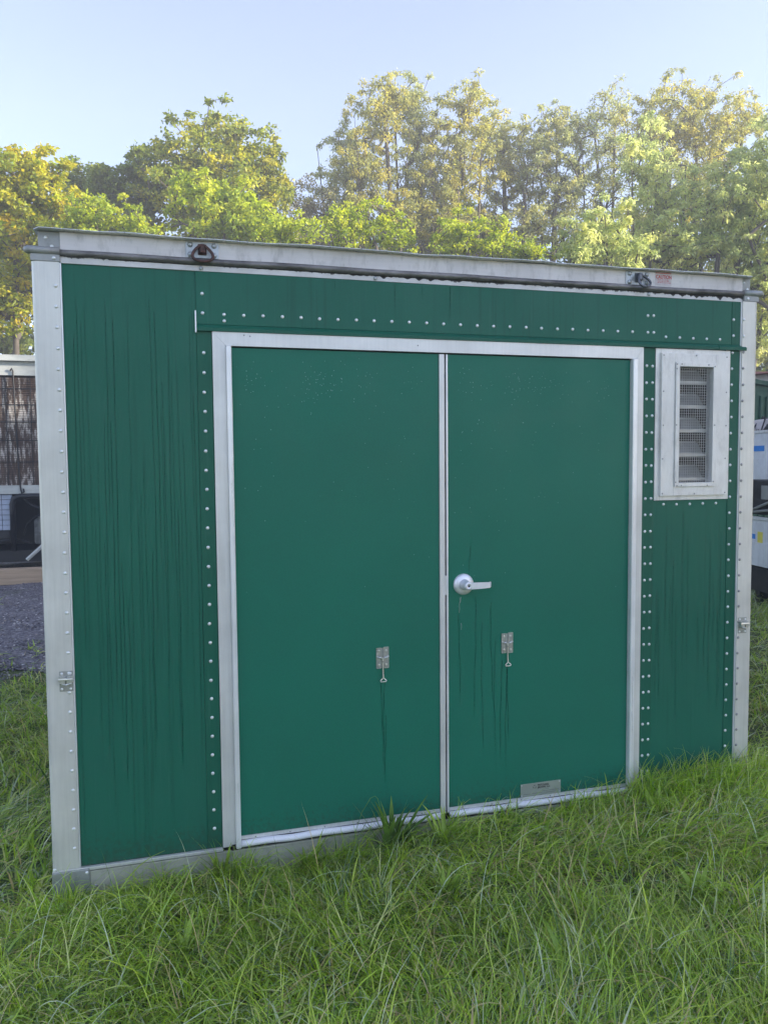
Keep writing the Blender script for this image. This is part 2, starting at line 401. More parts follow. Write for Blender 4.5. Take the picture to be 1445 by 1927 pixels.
# panels
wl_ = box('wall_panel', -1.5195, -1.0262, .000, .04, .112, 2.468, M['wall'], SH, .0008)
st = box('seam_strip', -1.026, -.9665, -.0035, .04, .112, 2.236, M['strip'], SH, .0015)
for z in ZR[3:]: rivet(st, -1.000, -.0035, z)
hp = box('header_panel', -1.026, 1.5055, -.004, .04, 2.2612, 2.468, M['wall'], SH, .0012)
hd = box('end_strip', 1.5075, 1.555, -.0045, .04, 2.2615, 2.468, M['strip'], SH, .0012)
for z in ZR[:2]:
    rivet(hp, -1.001, -.004, z)
    for x in (1.0385, 1.070): rivet(hp, x, -.004, z)
    rivet(hd, 1.5165, -.0045, z)
for k in range(25): rivet(hp, -.917 + .0781*k, -.004, 2.302)
rivet(hp, -.917, -.004, 2.2775)
for k in range(5): rivet(hp, 1.138 + .0757*k, -.004, 2.2850)
# drip lip that juts out over the door
def lip(x0, x1, zt, zb, out):
    pts = [(.0, zt), (-.0045, zt), (-out, zt - .014), (-out, zb), (-out + .006, zb), (-out + .006, zb + .006), (0, zb + .010)]
    return prism('drip_lip', pts, x0, x1, M['strip'], SH, 'x')
lip(-1.026, 1.425, 2.2600, 2.2335, .018); lip(1.4265, 1.583, 2.2605, 2.2335, .020)
box('lip_end', -1.0315, -1.0265, -.018, .0, 2.226, 2.312, M['alu_bright'], SH, .001)
# strips right of the door
ms = box('seam_strip', 1.0135, 1.0805, -.0035, .04, .112, 2.2325, M['strip'], SH, .0015)
for z in ZR[3:]:
    for x in (1.036, 1.067): rivet(ms, x, -.0035, z)
rs_ = box('seam_strip', 1.4995, 1.5553, -.0035, .04, .112, 2.2325, M['strip'], SH, .0015)
for z in ZR[2:]: rivet(rs_, 1.513, -.0035, z - .002)
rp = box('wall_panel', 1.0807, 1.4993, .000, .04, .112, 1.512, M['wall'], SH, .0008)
for k in range(5): rivet(rp, 1.138 + .0743*k, .0, 1.492)
# body: sides, back, roof (out of sight from the front)
box('side_wall', -1.624, -1.60, .1005, 3.6, .05, 2.50, M['wall'], SH, .002)
box('side_wall', 1.626, 1.650, .1005, 3.6, .05, 2.50, M['wall'], SH, .002)
box('rear_wall', -1.5995, 1.6255, 3.575, 3.6, .05, 2.50, M['wall'], SH, .002)
box('floor_plate', -1.5995, 1.6255, .05, 3.57, .03, .105, M['galv'], SH, .002)
box('roof', -1.60, 1.63, .055, 3.6, 2.515, 2.575, M['alu_h'], SH, .004)
for i, (x0, x1) in enumerate(((-1.5, -.96), (1.02, 1.5))): box('wall_lining', x0, x1, .30, .33, .12, 2.4, M['dark'], SH, 0)
box('wall_lining', -.96, 1.02, .10, .12, .12, 2.4, M['dark'], SH, 0)

# door frame
fr = empty('door_frame', (0, 0, 0), None, None); fr.parent = SH
prism('frame_bar', [(-.966, .112), (-.914, .112), (-.914, 2.1775), (-.9657, 2.2325)], -.012, .05, M['alu_frame'], fr)
prism('frame_bar', [(-.9652, 2.2325), (-.9132, 2.1780), (.9722, 2.1780), (1.0122, 2.2325)], -.012, .05, M['alu_frame'], fr)
prism('frame_bar', [(1.0128, 2.232), (.9728, 2.1775), (.9728, .15), (1.0128, .15)], -.012, .05, M['alu_frame'], fr)
prism('stop_bar', [(-.9135, .105), (-.8925, .105), (-.8925, 2.1765), (-.9135, 2.1765)], -.030, .05, M['alu_bright'], fr, bev=.003)
prism('stop_bar', [(.9485, .14), (.9723, .14), (.9723, 2.1765), (.9485, 2.1765)], -.030, .05, M['alu_bright'], fr, bev=.003)
prism('shadow_gap', [(-.892, 2.1725), (.948, 2.1725), (.948, 2.1775), (-.892, 2.1775)], .01, .05, M['dark'], fr)
# a few screws and specks on the head
for x, z in ((-.84, 2.222), (-.815, 2.219), (-.10, 2.205)): rivet(fr, x, -.012, z, 'screw', .0032, .0015, M['rivet_dark'], 'screw')

# doors
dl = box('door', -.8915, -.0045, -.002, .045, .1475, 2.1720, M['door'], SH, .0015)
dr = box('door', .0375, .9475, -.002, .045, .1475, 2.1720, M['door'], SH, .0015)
box('meeting_stile', -.0035, .0205, -.010, .04, .1245, 2.1718, M['alu_frame'], dl, .002)
box('door_gap', .0208, .0286, .012, .04, .1245, 2.1716, M['dark'], dl, 0)
box('edge_trim', .0288, .0368, -.007, .04, .1245, 2.1717, M['alu_bright'], dr, .0015)
for d, x0, x1 in ((dl, -.8915, -.0055), (dr, .0375, .9475)):
    ks = box('kick_strip', x0, x1, -.006, .04, .1325, .1470, M['alu_frame'], d, .0008)
    k = x0 + .06
    while k < x1: rivet(d, k, -.006, .1385, 'screw', .0032, .0015, M['rivet_dark'], 'screw'); k += .148
    pts = [(x0 + (x1-x0)*i/24, -.014 - .0015*math.sin(i*1.3), .1185 + .0018*math.sin(i*.8)) for i in range(25)]
    tube('door_seal', pts, .0142, M['tube_white'], d, 14)
box('sill_shadow', -.8915, .9475, .006, .05, .1125, .1322, M['dark'], SH, 0)
# lock
lathe_y('lock_rose', [(.0475, -.002), (.0475, -.006), (.044, -.012), (.034, -.016), (.024, -.018)], .109, 1.160, M['sat_chrome'], dr, 40)
lathe_y('lock_neck', [(.0235, -.015), (.0215, -.03), (.0195, -.05), (.0195, -.066), (.0165, -.070), (.006, -.0705), (.0055, -.069), (0, -.069)], .109, 1.160, M['sat_chrome'], dr, 28)
bm = bmesh.new()
P_ = [(.112, .0150, -.066), (.15, .0145, -.068), (.19, .0135, -.066), (.212, .0125, -.062), (.2195, .0120, -.050), (.2195, .0115, -.042)]
rings = []
for i, (x, h, y) in enumerate(P_):
    ty = .0035 if i < 4 else 0; tx = 0 if i < 4 else .0045
    ring = [bm.verts.new((x - tx, y + ty, 1.160 - h)), bm.verts.new((x - tx, y + ty, 1.160 + h)), bm.verts.new((x + tx, y - ty, 1.160 + h)), bm.verts.new((x + tx, y - ty, 1.160 - h))]
    rings.append(ring)
for A, B in zip(rings, rings[1:]):
    for k in range(4): bm.faces.new((A[k], A[(k+1) % 4], B[(k+1) % 4], B[k]))
bm.faces.new(rings[0][::-1]); bm.faces.new(rings[-1]); bmesh.ops.recalc_face_normals(bm, faces=bm.faces)
bmesh.ops.bevel(bm, geom=list(bm.edges), offset=.0016, segments=2, affect='EDGES')
from_bm('lever_handle', bm, M['sat_chrome'], dr, False)
lathe_y('keyhole', [(.004, -.0708), (.004, -.0715), (0, -.0715)], .109, 1.160, M['dark'], dr, 10)
box('strike_plate', .0175, .0275, -.0115, .0, 1.115, 1.203, M['alu_frame'], dl, .002)
tube('scratch', [(.092, -.0025, 1.100), (.094, -.0025, 1.085), (.090, -.0025, 1.07), (.091, -.0025, 1.05), (.089, -.0025, 1.032)], .0008, M['mesh_wire'], dr, 5)
tube('scratch', [(.098, -.0025, 1.103), (.097, -.0025, 1.092), (.095, -.0025, 1.078)], .0007, M['mesh_wire'], dr, 5)
tube('scratch', [(.0985, -.0025, .985), (.100, -.0025, .972), (.099, -.0025, .955)], .0008, M['mesh_wire'], dr, 5)

# door holdbacks
def holdback(d, cx, cz):
    h = empty('door_holder', (cx, -.002, cz), None, None); h.parent = d
    bm = bmesh.new(); bm_box(bm, -.027, -.004, -.003, 0, -.045, .043, .0012); bm_box(bm, .004, .027, -.004, 0, -.045, .046, .0012)
    bm_box(bm, -.005, .005, -.0015, 0, -.044, .043, 0)
    pb = from_bm('holder_plate', bm, M['plate_dull'], d); pb.location = (cx, -.002, cz); bm = bmesh.new()
    for x0, x1, zt_ in ((-.0278, -.0055, .0438), (.0055, .0278, .0468)):
        for q in ((x0, x0+.0016, -.0458, zt_), (x1-.0016, x1, -.0458, zt_), (x0, x1, zt_-.0016, zt_), (x0, x1, -.0458, -.0442)): bm_box(bm, q[0], q[1], -.0056, 0, q[2], q[3])
    for x in (-.016, .016):
        for z in (-.031, .031): bm_lathe_y(bm, [(.0058, -.003), (.005, -.0062), (0, -.0068)], x, z, 10)
    bm_tube(bm, [(-.0275, -.003, .006), (-.018, -.0095, .003), (-.008, -.011, .002), (-.004, -.009, -.006)], .0038, 8)
    bm_tube(bm, [(.0275, -.003, .006), (.018, -.0095, .003), (.008, -.011, .002), (.004, -.009, -.006)], .0038, 8)
    bm_tube(bm, [(0, -.008, .002), (0, -.010, -.05), (0, -.013, -.088)], .0030, 8)
    bm_tube(bm, [(0, -.014, -.086), (.009, -.015, -.094), (.0135, -.016, -.0985), (.0115, -.016, -.1025), (0, -.016, -.1030), (-.0115, -.016, -.1025), (-.0135, -.016, -.0985), (-.009, -.015, -.094)], .0024, 7, True)
    bmesh.ops.recalc_face_normals(bm, faces=bm.faces)
    me = bpy.data.meshes.new('door_holder'); bm.to_mesh(me); bm.free(); me.materials.append(M['steel'])
    # make the holder itself the mesh (door > door_holder)
    C.objects.unlink(h); bpy.data.objects.remove(h)
    o = bpy.data.objects.new('door_holder', me); C.objects.link(o); o.parent = d; o.location = (cx, -.002, cz); return o
holdback(dl, -.269, .857); holdback(dr, .321, .880)

# dirty water runs: slim raised films
def run(d, x, z0, z1, w=.0017, y=-.0023, name='water_run', amp=.004):
    bm = bmesh.new(); n = max(6, int((z0-z1)/.03)); L = []; ph = random.uniform(0, 6)
    for i in range(n+1):
        t = i/n; z = z0 + (z1-z0)*t; xx = x + amp*math.sin(ph + t*5.0) + amp*.4*math.sin(t*17+ph)
        ww = w*(1 if i < n-1 else .5)*(.7+.5*abs(math.sin(t*9+ph)))
        L.append((bm.verts.new((xx-ww/2, y, z)), bm.verts.new((xx+ww/2, y, z))))
    for A, B in zip(L, L[1:]): bm.faces.new((A[0], B[0], B[1], A[1]))
    bmesh.ops.solidify(bm, geom=bm.faces[:], thickness=-.0003)
    bmesh.ops.recalc_face_normals(bm, faces=bm.faces)
    return from_bm(name, bm, M['stain_wall'] if d.name.startswith('wall') else M['stain'], d)
for x, a, bb in ((-.271, .752, .33), (-.263, .752, .45), (-.258, .60, .30)): run(dl, x, a, bb)
for x, a, bb in ((.318, .775, .30), (.326, .775, .42), (.09, 1.02, .62), (.14, 1.33, 1.20), (.165, 1.10, .55), (.20, .98, .40), (.245, 1.07, .62), (.262, .90, .38), (.292, .80, .34)): run(dr, x, a, bb, .0018)
for i in range(34):
    x = -1.50 + i*.0143 + random.uniform(-.005, .005); top = random.uniform(1.1, 2.4); run(wl_, x, top, max(.14, top - random.uniform(.7, 1.7)), random.choice((.0008, .0010, .0013)), -.0003, amp=.002)
for i in range(16): x = random.uniform(1.10, 1.48); top = random.uniform(.9, 1.45); run(rp, x, top, top - random.uniform(.25, .7), .0014, -.0003, amp=.002)
for i in range(4): x = random.uniform(-.95, 1.45); run(hp, x, 2.462, 2.462 - random.uniform(.04, .15), .0014, -.0043, amp=.0008)

# water drops on the doors
def drops(d, x0, x1, n):
    bm = bmesh.new()
    for i in range(n):
        if random.random() < .55 : cx = random.choice((x0+.08, x0+.3, x0+.34, x0+.42, x1-.12, x1-.45, x0+.55)) + random.gauss(0, .025); cz = 2.05 + random.gauss(0, .04)
        else: cx = random.uniform(x0+.02, x1-.02); cz = 2.13 - abs(random.gauss(0, .45))
        if not (x0 + .01 < cx < x1 - .01) or cz < .3 or cz > 2.16: continue
        r_ = random.uniform(.0012, .0026)
        bm_lathe_y(bm, [(r_, -.002), (r_*.8, -.002 - r_*.5), (0, -.002 - r_*.7)], cx, cz, 6)
    bmesh.ops.recalc_face_normals(bm, faces=bm.faces)
    from_bm('water_drops', bm, M['drop'], d, True, 'stuff')
m, nt, b = new_mat('water drop'); b.inputs['Base Color'].default_value = (.16, .36, .30, 1); b.inputs['Roughness'].default_value = .05; b.inputs['Specular IOR Level'].default_value = 1.0; M['drop'] = m
drops(dl, -.89, -.01, 150); drops(dr, .04, .94, 150)

# nameplate
npl = box('nameplate', .391, .597, -.0042, -.0022, .1485, .209, M['nameplate'], dr, .0006)
for s, z in (('PRITCHARD', .1925), ('BROWN, LLC', .1815)): text_mesh('lettering', s, .0125, M['black_ink'], dr, .477, -.0045, z, .0004, .86)
bm = bmesh.new()
for k in range(3):     # three curved arms chasing round a centre
    a0 = k*2*math.pi/3 + .5; pts = []
    for i in range(7): a = a0 + i*.26; pts.append((.4615 + .0085*math.cos(a), .1915 + .0085*math.sin(a)))
    for i in range(7): a = a0 + (6-i)*.26 + .15; rr2 = .0045 + .0006*i; pts.append((.4615 + rr2*math.cos(a), .1915 + rr2*math.sin(a)))
    bm_prism(bm, pts, -.0048, -.0043)
bmesh.ops.recalc_face_normals(bm, faces=bm.faces); from_bm('emblem', bm, M['black_ink'], dr)
bm = bmesh.new()
for x0, x1, z in ((.500, .535, .1745), (.49, .585, .1665), (.45, .50, .1595), (.405, .44, .1595), (.52, .57, .158)): bm_box(bm, x0, x1, -.0046, -.0043, z, z+.0009)
from_bm('small_print', bm, M['black_ink'], dr)
for x in (.397, .591):
    for z in (.154, .204): rivet(dr, x, -.0042, z, 'tiny_screw', .0028, .0014, M['rivet'], 'screw')

# base
box('corner_bracket', -1.6265, -1.4865, -.022, .12, -.01, .1085, M['galv'], SH, .006)
box('corner_bracket', 1.515, 1.6525, -.022, .12, -.01, .1085, M['galv'], SH, .006)
bc = box('base_channel', -1.4862, 1.5147, -.012, .05, -.008, .0865, M['alu_base'], SH, .002)
box('base_flange', -1.4862, 1.5147, -.016, .05, .0872, .0945, M['alu_base'], SH, .001)
box('base_trim', -1.6245, -.9665, -.0175, -.0005, .0985, .1115, M['alu'], SH, .002)
box('base_groove', -1.486, 1.5145, -.006, .05, .0947, .0983, M['dark'], SH, 0)
box('base_trim', 1.0135, 1.5145, -.0175, -.0005, .0985, .1115, M['alu'], SH, .002)
for x, z in ((-1.468, .030), (-.94, .09), (.0, .03), (.8, .03)): lathe_y('bolt_head', [(.010, -.012), (.010, -.018), (.0055, -.020), (0, -.020)], x, z, M['galv'], SH, 6)
for x, z, y in ((-1.497, .092, -.022), (-1.615, .118, -.014)): rivet(SH, x, y, z, 'rivet')
box('grime_patch', -.93, -.905, -.0145, -.0125, .094, .12, M['grime'], SH, .001)

# top rail: strip, tube, fascia, flange
box('rail_strip', -1.5225, 1.5655, -.006, .05, 2.4685, 2.4985, M['rail_strip'], SH, .001)
tube('drip_tube', [(-1.5228 + i*.1029, -.010, 2.5055 + .0012*math.sin(i*.9)) for i in range(31)], .0125, M['tube'], SH, 14)
box('fascia', -1.5225, 1.5655, -.003, .05, 2.517, 2.5855, M['alu_h'], SH, .001)
bm = bmesh.new(); L = []  # thin black line along under the tube, with grime drips in places
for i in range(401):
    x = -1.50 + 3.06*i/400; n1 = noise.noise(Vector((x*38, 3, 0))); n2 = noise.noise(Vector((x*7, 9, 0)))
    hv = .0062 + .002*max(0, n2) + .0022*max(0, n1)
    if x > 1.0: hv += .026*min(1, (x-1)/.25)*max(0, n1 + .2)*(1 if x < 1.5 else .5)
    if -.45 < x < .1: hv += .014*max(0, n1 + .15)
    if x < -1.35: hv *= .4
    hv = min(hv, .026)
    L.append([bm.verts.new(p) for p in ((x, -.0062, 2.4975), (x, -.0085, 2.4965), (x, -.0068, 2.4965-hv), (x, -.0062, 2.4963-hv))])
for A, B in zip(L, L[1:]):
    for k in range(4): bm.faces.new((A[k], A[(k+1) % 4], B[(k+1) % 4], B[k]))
bmesh.ops.recalc_face_normals(bm, faces=bm.faces); from_bm('dark_line', bm, M['grime'], SH)
# flange with a bent, wavy lip
bm = bmesh.new(); N = 160; L = []
for i in range(N+1):
    t = i/N; x = -1.613 + 3.226*t
    w = .0018*math.sin(t*23) + .0012*math.sin(t*61+1) + .0014*(noise.noise(Vector((x*9, 0, 0))))
    if abs(x - .50) < .05: w += .004*math.cos((x-.5)/.05*1.57)
    e = min(x + 1.613, 1.613 - x); inn = 0 if e > .03 else .03 - math.sqrt(max(0, .03**2 - (.03-e)**2))
    y0 = -.036 + inn + .003*math.sin(t*31)
    L.append([bm.verts.new(p) for p in ((x, .06, 2.586), (x, y0, 2.5862 + w), (x, y0 - .0010, 2.5875 + w), (x, y0, 2.5895 + w), (x, .06, 2.5905))])
for A, B in zip(L, L[1:]):
    for k in range(4): bm.faces.new((A[k], A[k+1], B[k+1], B[k]))
    bm.faces.new((A[4], A[0], B[0], B[4]))
bm.faces.new(L[0]); bm.faces.new(L[-1][::-1]); bmesh.ops.recalc_face_normals(bm, faces=bm.faces)
from_bm('top_flange', bm, M['alu_bright'], SH)
for s, x0, x1, xa, xb in ((-1, -1.6, -1.5228, -1.6262, -1.5228), (1, 1.566, 1.616, 1.5662, 1.6522)):
    box('end_bracket', min(x0, x1), max(x0, x1), .004, .06, 2.5, 2.5858, M['galv'], SH, .002)
    box('corner_casting', xa, xb, -.0165, .12, 2.4705, 2.5005, M['galv'], SH, .003)
    xe = -1.643 if s < 0 else 1.672; xi = -1.5229 if s < 0 else 1.5664
    tube('rail_end', [(xi, -.011, 2.5105), (xe - s*.006, -.011, 2.5105), (xe - s*.002, -.009, 2.5105), (xe, -.004, 2.5105)], [.0152, .0152, .0125, .006], M['galv'], SH, 14)
    rivet(SH, (xi + s*.022), -.0165, 2.483, 'rivet')
    for z in (2.531, 2.562): rivet(SH, (x0+x1)/2 + (.01 if z < 2.55 else -.012), .004, z, 'rivet')
for x in (-1.003, -.287, 1.039): lathe_y('strip_bolt', [(.0085, -.006), (.008, -.010), (.004, -.012), (0, -.012)], x, 2.4795, M['plate_galv'], SH, 12)

def lifting_ring(cx, mat, rot, cz=2.550):
    h = box('lifting_plate', cx-.064, cx+.064, -.0075, -.0031, cz-.031, cz+.031, M['plate_galv'], SH, .0012)
    for x in (-.046, .046):
        for z in (-.019, .019): lathe_y('bolt_head', [(.0105, -.0075), (.0105, -.010), (.0085, -.0135), (0, -.0145)], cx+x, cz+z, M['plate_galv'], h, 16)
    # staple
    bm = bmesh.new(); bm_box(bm, -.0105, .0105, -.024, .0, -.016, .020, .006); bm_box(bm, -.017, .017, -.006, .0, -.020, .022, .003)
    bmesh.ops.translate(bm, verts=bm.verts, vec=(cx, -.0075, cz)); from_bm('lug', bm, mat, h)
    bm = bmesh.new(); pts = []
    for k in range(28):
        a = 2*math.pi*k/28; x = .037*math.sin(a)*(1 - .42*math.cos(a)); z = .034*math.cos(a)
        pts.append((x, 0, z))
    bm_tube(bm, pts, .0058, 10, True)
    bmesh.ops.rotate(bm, verts=bm.verts, cent=(0, 0, .022), matrix=Matrix.Rotation(rot[1], 3, 'Y') @ Matrix.Rotation(rot[0], 3, 'X') @ Matrix.Rotation(rot[2], 3, 'Z'))
    bmesh.ops.translate(bm, verts=bm.verts, vec=(cx, -.029, cz - .020)); from_bm('ring', bm, mat, h, True)
lifting_ring(-.997, M['rust'], (R(-14), R(0), R(0)))
lifting_ring(.981, M['iron'], (R(-20), R(-28), R(24)))
box('caution_sticker', 1.075, 1.163, -.0038, -.0031, 2.524, 2.584, M['decal'], SH, 0)
text_mesh('lettering', 'CAUTION', .0235, M['red_ink'], SH, 1.0785, -.0041, 2.5555, .0006, .80)
bm = bmesh.new(); bm_box(bm, 1.077, 1.161, -.0042, -.0039, 2.579, 2.5825)
for k, z in enumerate((2.549, 2.5425, 2.536)):
    x = 1.088
    while x < 1.148: w = random.uniform(.004, .012); bm_box(bm, x, x+w, -.0042, -.0039, z, z+.0022); x += w + .003
from_bm('small_print', bm, M['red_ink'], SH)

# latches on the corner posts
def latch(cx, cz):
    h = box('latch_plate', cx-.025, cx+.025, -.0165, -.0142, cz-.040, cz+.040, M['plate_dull'], SH, .001)
    bm = bmesh.new()
    for s in (-1, 1):
        bm_prism(bm, [(cx + s*.003, cz+.018), (cx + s*.024, cz+.022), (cx + s*.024, cz-.002), (cx + s*.003, cz-.006)], -.038, -.017)
    bm_tube(bm, [(cx-.026, -.034, cz+.012), (cx+.026, -.034, cz+.012)], .006, 10)
    bm_tube(bm, [(cx-.02, -.028, cz-.006), (cx, -.036, cz-.010), (cx+.02, -.028, cz-.006)], .004, 8)
    bmesh.ops.recalc_face_normals(bm, faces=bm.faces); from_bm('latch_catch', bm, M['steel'], h)
    for x in (-.016, .016):
        for z in (-.030, .031): rivet(h, cx+x, -.0165, cz+z, 'latch_rivet', .0052, .003, M['rivet'])
latch(-1.550, .866); latch(1.592, .880)

# louvred vent
vt = empty('louvre_vent', (0, 0, 0), None, None); vt.parent = SH
def frame(name, x0, x1, z0, z1, w, y0, y1, mat, wt=None):
    wt = wt or w
    box(name, x0, x0+w, y0, y1, z0, z1, mat, vt, .001); box(name, x1-w, x1, y0, y1, z0, z1, mat, vt, .001)
    box(name, x0+w+.0004, x1-w-.0004, y0, y1, z1-wt, z1, mat, vt, .001); box(name, x0+w+.0004, x1-w-.0004, y0, y1, z0, z0+wt, mat, vt, .001)
frame('outer_frame', 1.0815, 1.4988, 1.5125, 2.2315, .030, -.008, .04, M['alu_vent'])
frame('middle_frame', 1.106, 1.479, 1.534, 2.209, .0725, -.022, .04, M['alu_vent'], .0425)
frame('inner_frame', 1.179, 1.4075, 1.577, 2.166, .020, -.030, .02, M['alu_vent'], .019)
for x in (1.116, 1.468):
    for z in (1.545, 1.71, 1.87, 2.03, 2.198): rivet(vt, x, -.022, z, 'small_rivet', .0038, .002, M['rivet_dark'])
for x, z in ((1.29, 2.200), (1.29, 1.542), (1.183, 2.158), (1.21, 2.158), (1.36, 2.158), (1.396, 2.15), (1.183, 2.135), (1.183, 1.87), (1.184, 1.60), (1.19, 1.582), (1.215, 1.582), (1.36, 1.582), (1.397, 1.60), (1.397, 1.87)): rivet(vt, x, -.030, z, 'small_rivet', .0038, .002, M['rivet_dark'])
# duct behind
box('duct_side', 1.1785, 1.1795, .02, .26, 1.577, 2.166, M['vent_in'], vt, 0)
box('duct_side', 1.388, 1.389, .02, .26, 1.577, 2.166, M['vent_in'], vt, 0)
box('duct_side', 1.18, 1.3875, .02, .26, 2.165, 2.166, M['vent_in'], vt, 0)
box('duct_side', 1.18, 1.3875, .02, .26, 1.577, 1.578, M['vent_in'], vt, 0)
box('duct_back', 1.18, 1.3875, .258, .259, 1.58, 2.164, M['dark'], vt, 0)
for k in range(5):
    z = 2.105 - .1165*k
    pts = [(.020, z-.020), (.020, z-.034), (.032, z-.036), (.036, z-.030), (.082, z+.028), (.098, z+.030), (.098, z+.042), (.095, z+.042), (.095, z+.033), (.080, z+.031), (.034, z-.026), (.023, z-.032), (.023, z-.020)]
    prism('louvre_blade', pts, 1.181, 1.387, M['blade'], vt, 'x')
bm = bmesh.new(); p = .0125
x = 1.2045
while x < 1.386: bm_box(bm, x-.0007, x+.0007, -.0070, -.0056, 1.590, 2.152); x += p
z = 1.602
while z < 2.148: bm_box(bm, 1.196, 1.390, -.0055, -.0041, z-.0007, z+.0007); z += p
from_bm('wire_mesh', bm, M['mesh_wire'], vt, kind='stuff')

# ------------------------------------------------------------------ generator unit on the left, behind
GY0 = 9.9
GEN = empty('generator_unit', (-4.2, GY0, 0), 'open sided generator unit with brown slatted screen behind gravel yard on the left', 'generator')
def gbox(name, x0, x1, y0, y1, z0, z1, mat, bev=.004, kind=None, par=None):
    o = box(name, x0, x1, y0, y1, z0, z1, mat, None, bev, kind); o.parent = par or GEN; o.location = (4.2, -GY0, 0); return o
def reparent(o, par, off):
    o.parent = par; o.location = off; return o
M['cream'] = simple('cream painted steel', (.48, .50, .47), .55, .05, .12, 6, (1, 1, 3))
M['rust_brown'] = simple('worn brown slats', (.055, .042, .036), .7, .1, .4, 18, (2, 1, .4))
M['engine'] = simple('greasy engine casting', (.24, .245, .235), .55, .3, .45, 12)
M['timber'] = simple('weathered timber', (.46, .34, .23), .8, 0, .22, 5, (.3, 4, 4), .3)
M['pale_panel'] = simple('pale block panel', (.42, .47, .56), .7, 0, .15, 9)
M['tape'] = simple('blue tape', (.03, .22, .62), .55, 0, .1, 20)
M['yellow'] = simple('yellow tag', (.70, .62, .10), .6, 0, .1, 20)
gbox('roof', -7.0, -.6, GY0-.08, GY0+2.6, 3.27, 3.36, M['cream'])
gbox('top_rail', -7.0, -.6, GY0, GY0+.08, 3.06, 3.268, M['cream'])
gbox('bottom_rail', -7.0, -.6, GY0, GY0+.08, 1.27, 1.40, M['cream'])
for x in (-.7, -4.6, -6.98): gbox('corner_column', x, x+.08, GY0+.01, GY0+.09, .2, 3.06, M['cream'])
gbox('rear_wall', -7.0, -.6, GY0+2.5, GY0+2.55, .2, 3.27, M['black_paint'])
gbox('skid_rail', -7.0, -.6, GY0+.1, GY0+.3, .22, .40, M['black_paint'])
gbox('deck_plate', -7.0, -.6, GY0+.3, GY0+2.5, .30, .34, M['black_paint'])
gbox('inner_bulkhead', -7.0, -.6, GY0+1.6, GY0+1.65, .36, 1.3, M['black_paint'])
def screen_mat():
    m, nt, b = new_mat('worn slat screen')
    f = noise_n(nt, tex_coord(nt, (1, 1, .16)), 16, 6, .75); f2 = noise_n(nt, tex_coord(nt), 3.2, 3)
    base = ramp(nt, noise_n(nt, tex_coord(nt, (3, 1, .5)), 14, 3), [(.3, (.055, .036, .026)), (.7, (.14, .095, .072))])
    a = nd(nt, 'ShaderNodeMath', operation='ADD'); s_ = nd(nt, 'ShaderNodeMath', operation='MULTIPLY'); nt.links.new(f2, s_.inputs[0]); s_.inputs[1].default_value = .35
    nt.links.new(f, a.inputs[0]); nt.links.new(s_.outputs[0], a.inputs[1])
    nt.links.new(mix(nt, ramp(nt, a.outputs[0], [(.69, g3(0)), (.78, g3(.9))]), base, (.62, .57, .50)), b.inputs['Base Color'])
    b.inputs['Roughness'].default_value = .7; return m
M['screen'] = screen_mat()
for k in range(int(1.66/.034)):     # horizontal slats of the screen
    gbox('slat', -4.52, -.7, GY0+.035, GY0+.055, 1.402 + .034*k, 1.402 + .034*k + .028, M['screen'], 0)
gbox('screen_backing', -4.52, -.7, GY0+.062, GY0+.07, 1.40, 3.06, M['rust_brown'], 0)
for z in (1.75, 2.08, 2.36, 2.62, 2.86): gbox('wire_stay', -4.52, -.7, GY0+.015, GY0+.025, z, z+.010, M['black_paint'], 0)
for x in (-4.3, -3.95, -3.62, -3.31, -2.96, -2.6, -2.2, -1.8): gbox('wire_stay', x, x+.009, GY0+.012, GY0+.022, 1.40, 3.06, M['black_paint'], 0)
bm = bmesh.new(); bm_tube(bm, [(-3.22, GY0-.02, 3.13), (-3.20, GY0-.035, 3.16), (-3.185, GY0-.02, 3.12), (-3.175, GY0-.02, 2.6), (-3.15, GY0-.02, 1.6), (-3.135, GY0-.02, 1.33), (-3.12, GY0-.03, 1.28), (-3.09, GY0-.02, 1.30), (-3.10, GY0-.02, 1.35)], .012, 8)
reparent(from_bm('hook_rod', bm, M['black_paint'], None, True), GEN, (4.2, -GY0, 0))
# black frame tube, hose, engine
bm = bmesh.new(); bm_tube(bm, [(-3.26, GY0-.02, .40), (-3.26, GY0-.02, 1.12), (-3.24, GY0-.02, 1.20), (-3.16, GY0-.02, 1.235), (-1.4, GY0-.02, 1.235)], .042, 10)
reparent(from_bm('frame_tube', bm, M['black_paint'], None, True), GEN, (4.2, -GY0, 0))
bm = bmesh.new(); bm_tube(bm, [(-3.12, GY0+.1, 1.24), (-3.02, GY0+.08, 1.10), (-2.88, GY0+.08, 1.03), (-2.72, GY0+.1, 1.08), (-2.6, GY0+.1, 1.2)], .03, 8)
bm_tube(bm, [(-3.15, GY0+.2, .62), (-3.08, GY0+.15, .8), (-2.95, GY0+.12, .92), (-2.75, GY0+.15, .96)], .014, 8)
bm_tube(bm, [(-3.5, GY0+.2, .55), (-3.2, GY0+.12, .56), (-3.0, GY0+.12, .48)], .016, 8)
reparent(from_bm('hose', bm, M['black_paint'], None, True), GEN, (4.2, -GY0, 0))
bm = bmesh.new(); bm_box(bm, -3.02, -2.3, GY0+.35, GY0+1.1, .45, .86, .05); bm_box(bm, -2.95, -2.5, GY0+.28, GY0+.5, .60, .93, .03)
for k in range(5): bm_lathe_y(bm, [(.03, GY0+.28), (.028, GY0+.24), (0, GY0+.235)], -2.92 + .1*k, .66 + .03*(k % 2), 8)
bm_lathe_y(bm, [(.13, GY0+.35), (.12, GY0+.26), (.06, GY0+.24), (0, GY0+.24)], -2.72, .50, 16)
bmesh.ops.recalc_face_normals(bm, faces=bm.faces); reparent(from_bm('engine_block', bm, M['engine'], None), GEN, (4.2, -GY0, 0))
